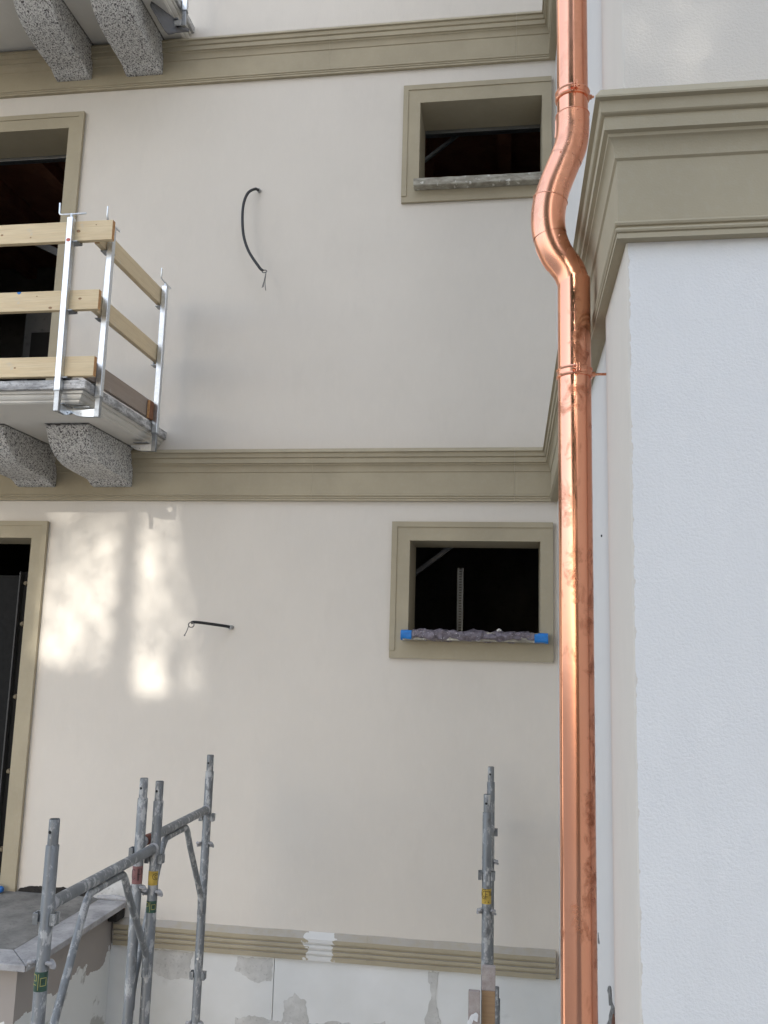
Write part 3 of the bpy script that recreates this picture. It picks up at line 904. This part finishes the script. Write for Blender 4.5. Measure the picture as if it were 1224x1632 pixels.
# ------------------------------------------------------------------ wrapped sill
wr = empty('protective_wrap', 'crumpled grey film taped blue at both ends over the lower window sill', 'plastic wrap')
def lump(x0, x1, name, mat, ry, rz, amp, seed, cy=5.925, cz=0.122, nx=70, nr=20):
    vv = []
    for i in range(nx + 1):
        x = x0 + (x1 - x0) * i / nx
        for k in range(nr):
            a = 2 * math.pi * k / nr
            cyy, szz = math.cos(a), math.sin(a)
            f = (abs(cyy) ** 4 + abs(szz) ** 4) ** -0.25
            p = Vector((x, cy + ry * f * cyy, cz + rz * f * szz))
            nv = mnoise.fractal(Vector((x * 16, p.y * 30 + seed, p.z * 30)), 1.0, 2.0, 4)
            droop = 0
            if amp > 0.006 and szz < 0.2: droop = -0.028 * max(0, mnoise.noise(Vector((x * 7.5 + 0.9, seed, 0)))) * (1 - min(1, max(0, (x + 0.42) / 0.35)))
            p += Vector((nv * amp * 0.4, cyy * nv * amp, szz * nv * amp + droop))
            vv.append(p)
    fs = [(i * nr + k, i * nr + (k + 1) % nr, (i + 1) * nr + (k + 1) % nr, (i + 1) * nr + k) for i in range(nx) for k in range(nr)]
    fs += [tuple(range(nr)), tuple(range(nx * nr, (nx + 1) * nr))]
    return MB().add(vv, fs).build(name, mat, wr, smooth=True, auto=60)
lump(-0.66, 0.150, 'film', mt_film, 0.052, 0.030, 0.021, 1.0, nx=130, nr=28)
lump(-0.738, -0.665, 'blue_tape', mt_tape, 0.050, 0.034, 0.006, 2.0, nx=10, cz=0.117)
lump(0.150, 0.238, 'blue_tape', mt_tape, 0.050, 0.034, 0.004, 3.0, nx=10, cz=0.117)
wc = MB()
wc.tube([(-0.095, 5.88, 0.160), (-0.080, 5.875, 0.165), (-0.068, 5.88, 0.161)], [0.006, 0.010, 0.005], 7)
wc.build('plaster_crumb', mt_soffit, wr, smooth=True)

# ------------------------------------------------------------------ copper downpipe
dp = empty('copper_downpipe', 'shiny copper downpipe with an S shaped bend beside the white corner block', 'downpipe')
PX, PY = 0.1945, 2.72
def rings(o, n): return o
zt = list(np.linspace(6.5, 1.735, 60))
MB().tube([(PX, PY, z) for z in zt], 0.0510, 48).build('upper_pipe', mt_copper_new, dp, smooth=True)
zl = list(np.linspace(1.205, GZ, 80))
MB().tube([(PX, PY, z) for z in zl], 0.0518, 48).build('lower_pipe', mt_copper, dp, smooth=True)
neck = bez([(0.1945, PY, 1.79), (0.1945, PY, 1.73), (0.186, PY, 1.668), (0.157, PY, 1.592), (0.129, PY, 1.515), (0.114, PY, 1.440), (0.117, PY, 1.365), (0.140, PY, 1.296), (0.178, PY, 1.236), (0.193, PY, 1.190), (0.1945, PY, 1.165)], 7)
def neckpart(z_hi, z_lo, r_hi, r_lo):
    pts = [p for p in neck if z_lo <= p.z <= z_hi]
    k = len(pts)
    rr_ = [r_hi + (r_lo - r_hi) * i / (k - 1) for i in range(k)]
    MB().tube(pts, rr_, 48, cap=False).build('elbow', mt_elbow, dp, smooth=True, auto=50)
neckpart(1.785, 1.620, 0.0545, 0.0540)
neckpart(1.640, 1.478, 0.0530, 0.0545)
neckpart(1.490, 1.345, 0.0565, 0.0550)
neckpart(1.355, 1.165, 0.0540, 0.0495)
def rim_ring(z, rad, name='elbow_lip'):
    i = min(range(len(neck)), key=lambda k: abs(neck[k].z - z))
    a, b = neck[max(i - 1, 0)], neck[min(i + 1, len(neck) - 1)]
    t = (b - a).normalized(); u = Vector((0, 1, 0)); v = t.cross(u)
    c = neck[i]
    MB().tube([c + (u * math.cos(q) + v * math.sin(q)) * rad for q in np.linspace(0, 2 * math.pi, 41)], 0.0016, 6, cap=False).build(name, mt_elbow, dp, smooth=True)
rim_ring(1.782, 0.0547); rim_ring(1.488, 0.0565)
# folded seam edges sticking out at the left of the bends
for z0, z1, off in ((1.775, 1.70, 0.0565), (1.335, 1.265, 0.0540)):
    pts = [p for p in neck if z1 <= p.z <= z0]
    vv = []
    for k, p in enumerate(pts):
        a = pts[max(k - 1, 0)]; b = pts[min(k + 1, len(pts) - 1)]
        t = (b - a).normalized(); nrm = Vector((0, 1, 0)).cross(t).normalized()
        if nrm.x > 0: nrm = -nrm
        vv += [p + nrm * (off - 0.008) + Vector((0, -0.006, 0)), p + nrm * (off + 0.001) + Vector((0, 0.004, 0)), p + nrm * (off - 0.001) + Vector((0, 0.008, 0)), p + nrm * (off - 0.010) + Vector((0, 0.004, 0))]
    k = len(pts)
    MB().add(vv, [(i * 4 + j, i * 4 + (j + 1) % 4, i * 4 + 4 + (j + 1) % 4, i * 4 + 4 + j) for i in range(k - 1) for j in range(4)] + [(0, 1, 2, 3), (4 * k - 4, 4 * k - 3, 4 * k - 2, 4 * k - 1)]).build('folded_seam', mt_elbow, dp)
def on_neck(z, ang):
    i = min(range(len(neck)), key=lambda k: abs(neck[k].z - z)); return neck[i]
for z, dx, dz in ((1.775, 0.012, 0), (1.655, -0.006, 0.0), (1.625, -0.018, 0), (1.475, 0.006, 0), (1.335, 0.022, 0)):
    c = on_neck(z, 0)
    y = math.sqrt(max(0.0, 0.0535 ** 2 - dx * dx))
    MB().tube([(c.x + dx, PY - y + 0.004, c.z), (c.x + dx * 1.05, PY - y - 0.0015, c.z), (c.x + dx * 1.05, PY - y - 0.003, c.z)], [0.0035, 0.0032, 0.0012], 10).build('rivet', mt_clamp, dp, smooth=True)
def clamp(z, stud_len):
    r = MB()
    n_ = 56
    pr = [(0.0508, -0.015), (0.0555, -0.015), (0.0575, -0.011), (0.0545, -0.006), (0.0545, 0.006), (0.0575, 0.011), (0.0555, 0.015), (0.0508, 0.015)]
    vv = []
    for k in range(n_):
        a = 2 * math.pi * k / n_
        for q, h in pr: vv.append((PX + q * math.cos(a), PY + q * math.sin(a), z + h))
    m = len(pr)
    r.add(vv, [(k * m + j, ((k + 1) % n_) * m + j, ((k + 1) % n_) * m + (j + 1) % m, k * m + (j + 1) % m) for k in range(n_) for j in range(m)])
    o = r.build('pipe_clamp', mt_clamp, dp, smooth=True, auto=30)
    fx = PX + 0.006
    q = MB().box(fx - 0.006, fx - 0.002, PY - 0.073, PY - 0.054, z - 0.014, z + 0.015)
    q.box(fx + 0.002, fx + 0.006, PY - 0.073, PY - 0.054, z - 0.014, z + 0.015)
    q.build('clamp_ear', mt_clamp, o, bevel=0.001)
    MB().tube([(fx - 0.016, PY - 0.061, z), (fx + 0.015, PY - 0.061, z)], 0.003, 10).build('clamp_screw', mt_clamp, o, smooth=True)
    MB().tube([(fx - 0.016, PY - 0.061, z), (fx - 0.011, PY - 0.061, z)], 0.0055, 6).build('screw_head', mt_clamp, o)
    MB().tube([(PX + 0.053, PY + 0.006, z), (PX + 0.053 + stud_len, PY + 0.006, z)], 0.0042, 10).build('stud', mt_clamp, o, smooth=True)
    MB().tube([(PX + 0.053, PY + 0.006, z), (PX + 0.064, PY + 0.006, z)], 0.0085, 6).build('stud_nut', mt_clamp, o)
clamp(1.852, 0.018)
clamp(0.887, 0.055)

# ------------------------------------------------------------------ scaffold frames
def curve_patch(t, x, y, z0, z1, a0, a1, rad, mat, name, strokes=(), smat=None):
    """sticker wrapped round a tube; strokes are polylines in 0..1 sticker coordinates"""
    n_ = 14
    vv = []
    for k in range(n_ + 1):
        a = a0 + (a1 - a0) * k / n_
        for q, z in ((rad, z0), (rad, z1)): vv.append((x + q * math.cos(a), y + q * math.sin(a), z))
    o = MB().add(vv, [(2 * k, 2 * k + 2, 2 * k + 3, 2 * k + 1) for k in range(n_)]).build(name, mat, t, smooth=True)
    P = lambda u, v: Vector((x + (rad + 0.0006) * math.cos(a0 + (a1 - a0) * u), y + (rad + 0.0006) * math.sin(a0 + (a1 - a0) * u), z0 + (z1 - z0) * v))
    if strokes:
        mb = MB()
        for st in strokes:
            pts = []
            for i in range(len(st) - 1):
                for k in range(4):
                    q = k / 4
                    pts.append(P(st[i][0] + (st[i + 1][0] - st[i][0]) * q, st[i][1] + (st[i + 1][1] - st[i][1]) * q))
            pts.append(P(*st[-1]))
            mb.tube(pts, 0.0012, 5)
        mb.build('print', smat, o)
    return o
def arc(cx, cy, rx, ry, d0, d1, n_=10): return [(cx + rx * math.cos(R(d0 + (d1 - d0) * k / n_)), cy + ry * math.sin(R(d0 + (d1 - d0) * k / n_))) for k in range(n_ + 1)]
CE = [arc(0.42, 0.66, 0.20, 0.20, 60, 300), arc(0.40, 0.66, 0.33, 0.31, 75, 290),
      [(0.62, 0.84), (0.46, 0.84), (0.46, 0.50), (0.62, 0.50)], [(0.46, 0.67), (0.58, 0.67)],
      [(0.66, 0.84), (0.80, 0.84)], [(0.73, 0.84), (0.73, 0.55)], [(0.84, 0.55), (0.88, 0.84), (0.94, 0.55)],
      [(0.40, 0.12), (0.46, 0.12), (0.46, 0.18)], [(0.62, 0.12), (0.68, 0.12), (0.68, 0.18)]]

def frame(label, x, ya, yb, zta, ztb, zl, lugs_a, lugs_b, brace=True, extra=None):
    t = empty('scaffold_frame', label, 'scaffold frame', 'scaffold frames by the wall')
    RT = 0.0242
    for y, zt_, lugs in ((ya, zta, lugs_a), (yb, ztb, lugs_b)):
        s = MB().tube([(x, y, GZ), (x, y, zt_ - 0.095), (x, y, zt_ - 0.0925)], [RT, RT, RT - 0.0015], 24).build('standard', mt_scaf, t, smooth=True)
        sp = MB().tube([(x, y, zt_ - 0.093), (x, y, zt_ - 0.004), (x, y, zt_)], [RT - 0.0045, RT - 0.0045, RT - 0.0060], 24, cap=False)
        sp.tube([(x, y, zt_ - 0.02), (x, y, zt_ - 0.019)], RT - 0.0050, 24)
        sg = sp.build('spigot', mt_scaf, s, smooth=True)
        a = R(255)
        d = Vector((math.cos(a), math.sin(a), 0))
        c = Vector((x, y, zt_ - 0.045))
        MB().tube([c + d * 0.012, c + d * (RT - 0.0043)], 0.0065, 12).build('pin_hole', mt_hole, s)  # black plug in place of the shade inside the hole
        for kind, z in lugs:
            if kind == 'l':
                for sx in (-1, 1):
                    mb = MB().box(x + sx * 0.0225, x + sx * 0.044, y - 0.022, y - 0.017, z - 0.021, z + 0.021)
                    mb.box(x + sx * 0.0395, x + sx * 0.044, y - 0.0169, y + 0.018, z - 0.021, z + 0.021)
                    mb.box(x + sx * 0.0225, x + sx * 0.0394, y + 0.013, y + 0.018, z - 0.021, z + 0.021)
                    mb.build('lug', mt_scaf, t, bevel=0.002)
            else:
                for sx in (-1, 1):
                    pts = [(x + sx * (0.022 + 0.024 * math.sin(q)), y - 0.012 - 0.013 * math.cos(q) + 0.012, z + 0.010 * math.cos(q * 2) - 0.002) for q in np.linspace(0, math.pi, 9)]
                    mb = MB().tube(pts, 0.0065, 8)
                    mb.tube([(x + sx * 0.026, y - 0.030, z + 0.012), (x + sx * 0.044, y - 0.018, z + 0.006)], [0.0055, 0.0095], 8)
                    mb.tube([(x + sx * 0.026, y + 0.004, z - 0.010), (x + sx * 0.045, y - 0.012, z - 0.004)], [0.0055, 0.009], 8)
                    mb.build('wedge_clip', mt_border, t, smooth=True)
    MB().tube([(x, ya + 0.020, zl), (x, yb - 0.020, zl)], 0.0232, 20).build('ledger', mt_scaf, t, smooth=True)
    # weld collars at the ends of the ledger and worn rings along it
    for y in (ya + 0.030, yb - 0.030):
        MB().tube([(x, y - 0.012, zl), (x, y, zl), (x, y + 0.012, zl)], [0.0240, 0.0275, 0.0240], 16).build('weld_collar', mt_border, t, smooth=True)
    if brace:
        L = yb - ya; zb = zl - 0.041
        pts = bez([(x, ya + 0.028, zl - 0.75), (x, ya + 0.055, zl - 0.60), (x, ya + L * 0.26, zl - 0.17), (x, ya + L * 0.33, zb - 0.012), (x, ya + L * 0.40, zb), (x, ya + L * 0.60, zb), (x, ya + L * 0.66, zb - 0.014),
                   (x, ya + L * 0.74, zl - 0.17), (x, yb - 0.055, zl - 0.44), (x, yb - 0.032, zl - 0.50), (x, yb - 0.030, zl - 0.57)], 6)
        MB().tube(pts, 0.0160, 14).build('bent_brace', mt_scaf, t, smooth=True)
    return t
L_, C_ = 'l', 'c'
f1 = frame('scaffold frame nearest the camera, its front pole wearing a green sticker', -1.69, 3.20, 4.20, -0.651, -0.650, -0.958,
           [(L_, -1.001), (C_, -1.157)], [(L_, -1.008), (C_, -1.162)])
SGN = [[(0.10, 0.85), (0.45, 0.85), (0.45, 0.55), (0.15, 0.55)], [(0.55, 0.9), (0.55, 0.1)], [(0.65, 0.7), (0.9, 0.7), (0.9, 0.3), (0.65, 0.3), (0.65, 0.7)], [(0.1, 0.35), (0.45, 0.35)]]
curve_patch(f1, -1.69, 3.20, -1.247, -1.180, R(175), R(355), 0.0250, mt_green, 'green_sticker', SGN, mt_yprint)
curve_patch(f1, -1.69, 4.20, -1.126, -1.062, R(185), R(345), 0.0250, mt_yel, 'yellow_sticker', [arc(0.80, 0.62, 0.20, 0.22, 40, 320), arc(0.83, 0.62, 0.09, 0.11, 60, 300)], mt_print)
curve_patch(f1, -1.69, 4.20, -1.250, -1.196, R(175), R(350), 0.0250, mt_green, 'green_sticker', SGN[:3], mt_yprint)
f2 = frame('scaffold frame in front of the wall, its front pole wearing a faded red sticker', -1.75, 4.15, 5.10, -0.632, -0.626, -0.932,
           [(L_, -0.972), (C_, -1.134)], [(L_, -0.977), (C_, -1.127), (L_, -1.836), (C_, -2.09)])
curve_patch(f2, -1.75, 4.15, -1.112, -1.032, R(180), R(355), 0.0250, mt_red, 'red_sticker', [arc(0.35, 0.55, 0.20, 0.28, 50, 310), [(0.66, 0.2), (0.66, 0.85), (0.88, 0.85), (0.88, 0.55), (0.66, 0.55)], [(0.72, 0.2), (0.72, 0.8)]], mt_print)
rb = MB().tube([(-1.75, 4.20, -0.932), (-1.75, 4.262, -0.932)], 0.0245, 14).build('rusty_sleeve', mt_rust, f2, smooth=True)
rs = MB().prism([(-1.752, -0.935), (-1.735, -0.940), (-1.728, -1.00), (-1.732, -1.045), (-1.738, -1.01)], 1, 4.255, 4.259).build('rusty_tie', mt_rust, f2)
MB().tube([(-1.75, 5.0758, -1.743), (-1.75, 5.0750, -1.743)], 0.007, 10).build('paint_fleck', mt_soffit, f2)
f3 = frame('scaffold frame seen end on at right, with a yellow sticker lettered CE', -0.1235, 4.85, 5.70, -0.732, -0.692, -1.06,
           [(L_, -1.141), (C_, -1.318)], [(L_, -1.084), (C_, -1.259)], brace=True)
curve_patch(f3, -0.1235, 4.85, -1.279, -1.204, R(182), R(352), 0.0250, mt_yel, 'yellow_sticker', CE, mt_print)

# boards leaning by the right frame and a short pipe behind
def leaning(name, label, x0, x1, y, z1, th, mat, cap):
    mb = MB().box(x0, x1, y, y + th, GZ, z1 - cap)
    o = mb.build(name, mat, bevel=0.004)
    if cap:
        k = MB().box(x0 - 0.001, x1 + 0.001, y - 0.0015, y + th + 0.001, z1 - cap - 0.0005, z1).build('mortar_stain', mt_mcap, o, bevel=0.004)
    return tag(o, label, 'board')
mt_mcap = concrete('pale_mortar_coat', (0.33, 0.28, 0.26), (0.46, 0.41, 0.385), 20, 0.4)
leaning('upright_board', 'upright brown board with mortar covered top against the right scaffold pole', -0.141, -0.074, 4.755, -1.556, 0.028, mt_planko, 0.115)
b2 = leaning('upright_board', 'short grey pink board with white splash left of the brown board', -0.206, -0.148, 4.70, -1.660, 0.030, mt_mcap, 0)
sp_ = MB().prism(ragged([(-0.204, -1.80), (-0.19, -1.765), (-0.165, -1.755), (-0.152, -1.77), (-0.155, -1.80), (-0.175, -1.79), (-0.19, -1.83)], 0.012, 21), 1, 4.6965, 4.702).build('white_splash', flat('white_splash_plaster', (0.78, 0.78, 0.79), 0.8), b2)
st = empty('short_pipe', 'short thin scaffold tube standing behind the brown board', 'pipe')
MB().tube([(-0.073, 5.30, GZ), (-0.073, 5.30, -1.90), (-0.073, 5.30, -1.8985)], [0.019, 0.019, 0.013], 14).build('tube', mt_scaf, st, smooth=True)
MB().tube([(-0.073, 5.30, -1.90), (-0.073, 5.30, -1.838)], 0.0130, 14).build('spigot', mt_scaf, st, smooth=True)

# blue pipe cap lying on the landing
bc = empty('blue_cap', 'small blue plastic pipe cap on the landing at left edge', 'pipe cap')
MB().tube([(-3.62, 5.93, -1.690), (-3.475, 5.92, -1.690), (-3.465, 5.92, -1.690)], [0.022, 0.022, 0.016], 16).build('cap_body', mt_blue, bc, smooth=True)
MB().tube([(-3.52, 5.9225, -1.690), (-3.505, 5.9225, -1.690)], 0.0245, 16).build('cap_rim', mt_blue, bc, smooth=True)

# ------------------------------------------------------------------ unseen tree and house added behind the camera to shape the light
def proj_wall(P):
    k = (WY - P[:, 1]) / sun_dir.y
    return P[:, 0] + sun_dir.x * k, P[:, 2] + sun_dir.z * k
def sstep(a, b, x):
    t = np.clip((x - a) / (b - a), 0, 1); return t * t * (3 - 2 * t)
def transmission(X, Z):
    """share of sun that the crown lets through, by where the ray lands on the facade"""
    T = np.full_like(X, 0.02)
    ell = lambda cx, cz, rx, rz: 1 - sstep(0.75, 1.15, np.sqrt(((X - cx) / rx) ** 2 + ((Z - cz) / rz) ** 2))
    def colm(xa, xb, za, zb):
        t = np.clip((Z - za) / (zb - za), 0, 1)
        return t
    # left light column (broad) and right light column (narrow, flaring right as it falls)
    lc = -3.12 - 0.02 * (0.9 - Z); lw = 0.34
    left = (1 - sstep(0.72, 1.2, np.abs(X - lc) / lw)) * sstep(-0.36, -0.08, Z) * (1 - sstep(2.2, 2.6, Z))
    rc = -2.55 + 0.13 * (0.9 - Z); rw = 0.17 + 0.16 * np.clip((0.9 - Z) / 1.0, 0, 1)
    right = (1 - sstep(0.6, 1.25, np.abs(X - rc) / rw)) * sstep(-0.5, -0.3, Z) * (1 - sstep(1.0, 1.3, Z))
    m = np.maximum(left * np.where(Z > 0.98, 0.45 * (1 - 0.5 * sstep(1.0, 2.0, Z)), 0.78), right * 0.78)
    spots = 0.15 * ell(-2.56, -0.25, 0.14, 0.22) - 0.25 * ell(-2.36, -0.10, 0.08, 0.2) + 0.12 * ell(-2.62, 0.55, 0.10, 0.4) + 0.10 * ell(-3.0, 0.45, 0.2, 0.3) - 0.12 * ell(-3.3, 0.75, 0.12, 0.2) + 0.08 * ell(-3.25, 0.05, 0.22, 0.2)
    T = np.maximum(T, m + spots * (m > 0.05))
    T = np.maximum(T, 0.22 * ell(-4.2, 0.9, 0.7, 0.5))
    T = np.maximum(T, 0.45 * (1 - sstep(0.03, 0.09, np.abs(X - 0.42))) * (1 - sstep(0.7, 1.0, Z)))   # gap the pipe glints through
    T = np.maximum(T, 0.42 * ell(0.65, 0.09, 0.20, 0.22))          # fleck high on the corner block
    return np.clip(T, 0.012, 0.97)
def leaf_mass(name, label, centre, radii, count, size, mat, trunk_mat, tau=4.0, group=None, carve=True, seed=1):
    r = np.random.default_rng(seed)
    t = empty(name, label, 'tree', group)
    n0 = count * 2
    d = r.normal(size=(n0, 3)); d /= np.linalg.norm(d, axis=1)[:, None]
    rad = r.random(n0) ** (1 / 2.2)
    bumpy = np.array([0.86 + 0.30 * mnoise.noise(Vector(q) * 2.3 + Vector((seed, 0, 0))) for q in d])
    d = d / (np.sum(np.abs(d) ** 4, axis=1) ** 0.25)[:, None]          # broad shouldered crown
    P = d * (rad * bumpy)[:, None] * np.array(radii) + np.array(centre)
    if carve:
        X, Z = proj_wall(P)
        T = transmission(X, Z)
        fine = T > 0.2                                                  # smaller leaves where sun is let through, to soften the light patches
        fs = np.where(fine, 0.36, 1.0)
        keep = r.random(n0) < np.clip(-np.log(T) / (tau * fs ** 2), 0, 1)
        P = P[keep]; fs = fs[keep]
    else: fs = np.ones(len(P))
    P = P[:count]; fs = fs[:count]
    k = len(P)
    a = r.normal(size=(k, 3)); a /= np.linalg.norm(a, axis=1)[:, None]
    b = np.cross(a, r.normal(size=(k, 3))); b /= np.linalg.norm(b, axis=1)[:, None]
    s = size * (fs * (0.7 + 0.6 * r.random(k)))[:, None]
    V = np.stack([P - a * s, P - b * s * 0.5, P + a * s, P + b * s * 0.5], 1).reshape(-1, 3)
    me = bpy.data.meshes.new('crown')
    me.vertices.add(4 * k); me.vertices.foreach_set('co', V.ravel())
    me.loops.add(4 * k); me.loops.foreach_set('vertex_index', np.arange(4 * k))
    me.polygons.add(k); me.polygons.foreach_set('loop_start', np.arange(k) * 4); me.polygons.foreach_set('loop_total', np.full(k, 4))
    me.update(); me.materials.append(mat)
    o = bpy.data.objects.new('crown', me); col.objects.link(o); o.parent = t; o['kind'] = 'stuff'
    cx, cy, cz = centre
    base = Vector((cx, cy, GZ)); top = Vector((cx + 0.2, cy, cz + radii[2] * 0.3))
    mb = MB().tube(bez([base, base.lerp(top, 0.35) + Vector((0.15, 0.1, 0)), base.lerp(top, 0.7), top], 5), list(np.linspace(0.32, 0.07, 16)), 12)
    for q in range(9):
        a0 = q * 2.4; h = 0.45 + 0.05 * q
        s0 = base.lerp(top, h); e0 = s0 + Vector((math.cos(a0) * radii[0] * 0.6, math.sin(a0) * radii[1] * 0.6, radii[2] * 0.45))
        m0 = s0.lerp(e0, 0.5) + Vector((0, 0, 0.2))
        smp = np.array([list(s0.lerp(m0, i / 6)) for i in range(7)] + [list(m0.lerp(e0, i / 6)) for i in range(7)])
        lx, lz = proj_wall(smp)
        if np.any((lx > -3.8) & (lx < -1.95) & (lz > -0.8) & (lz < 1.3)): continue
        mb.tube([s0, m0, e0], [0.11, 0.06, 0.02], 8)
    mb.build('trunk', trunk_mat, t, smooth=True)
    return t
mt_leaf = M('tree_leaf', 0.6)
mt_leaf.color((0.065, 0.095, 0.035))
mt_leaf = mt_leaf.m
mt_bark = flat('tree_bark', (0.09, 0.07, 0.05), 0.9, 0, 0.3, 12, 0.5)
TY = -8.5
TC = np.array([-2.45, TY, 1.2 + (WY - TY) * math.tan(SUN_EL)])  # unseen crown placed and carved to shade the wall around the sun patches
leaf_mass('sun_mask_tree', 'tall leafy tree behind the viewer, unseen, added to shade the house and shape its sun patches', (TC[0], TY, TC[2]), (4.4, 2.2, 5.7), 175000, 0.098, mt_leaf, mt_bark, 8.0, seed=3)

# unseen house added to block sky light; only dimly reflected in the copper
oh = empty('sky_block_house', 'low ochre house with tiled roof behind the viewer, unseen, added to block sky light', 'house')
hx0, hx1, hy0, hy1, hz = -2.5, 14.0, -21.0, -13.0, 3.6
mt_ochre = concrete('ochre_render', (0.30, 0.22, 0.14), (0.38, 0.29, 0.19), 1.5, 0.2)
mt_tile = concrete('roof_tile', (0.16, 0.075, 0.045), (0.25, 0.12, 0.075), 5, 0.5)
MB().box(hx0, hx1, hy0, hy1, GZ, hz).build('wall', mt_ochre, oh)
MB().prism([(hy0 - 0.5, hz + 0.001), (hy1 + 0.5, hz + 0.001), (hy1 + 0.5, hz + 0.12), ((hy0 + hy1) / 2, hz + 2.0), (hy0 - 0.5, hz + 0.12)], 0, hx0 - 0.4, hx1 + 0.4).build('roof', mt_tile, oh)
mt_pane = flat('dark_pane', (0.03, 0.035, 0.04), 0.1)
mt_frame = flat('white_window_frame', (0.65, 0.64, 0.60), 0.5)
for zz in (-2.6, 0.7):
    for k in range(6):
        x = hx0 + 1.2 + k * 2.6
        f = MB().box(x - 0.06, x + 1.06, hy1 + 0.002, hy1 + 0.05, zz - 0.06, zz + 1.66).build('window', mt_frame, oh)
        MB().box(x, x + 0.48, hy1 + 0.0502, hy1 + 0.056, zz, zz + 1.6).build('pane', mt_pane, f)
        MB().box(x + 0.52, x + 1.0, hy1 + 0.0502, hy1 + 0.056, zz, zz + 1.6).build('pane', mt_pane, f)
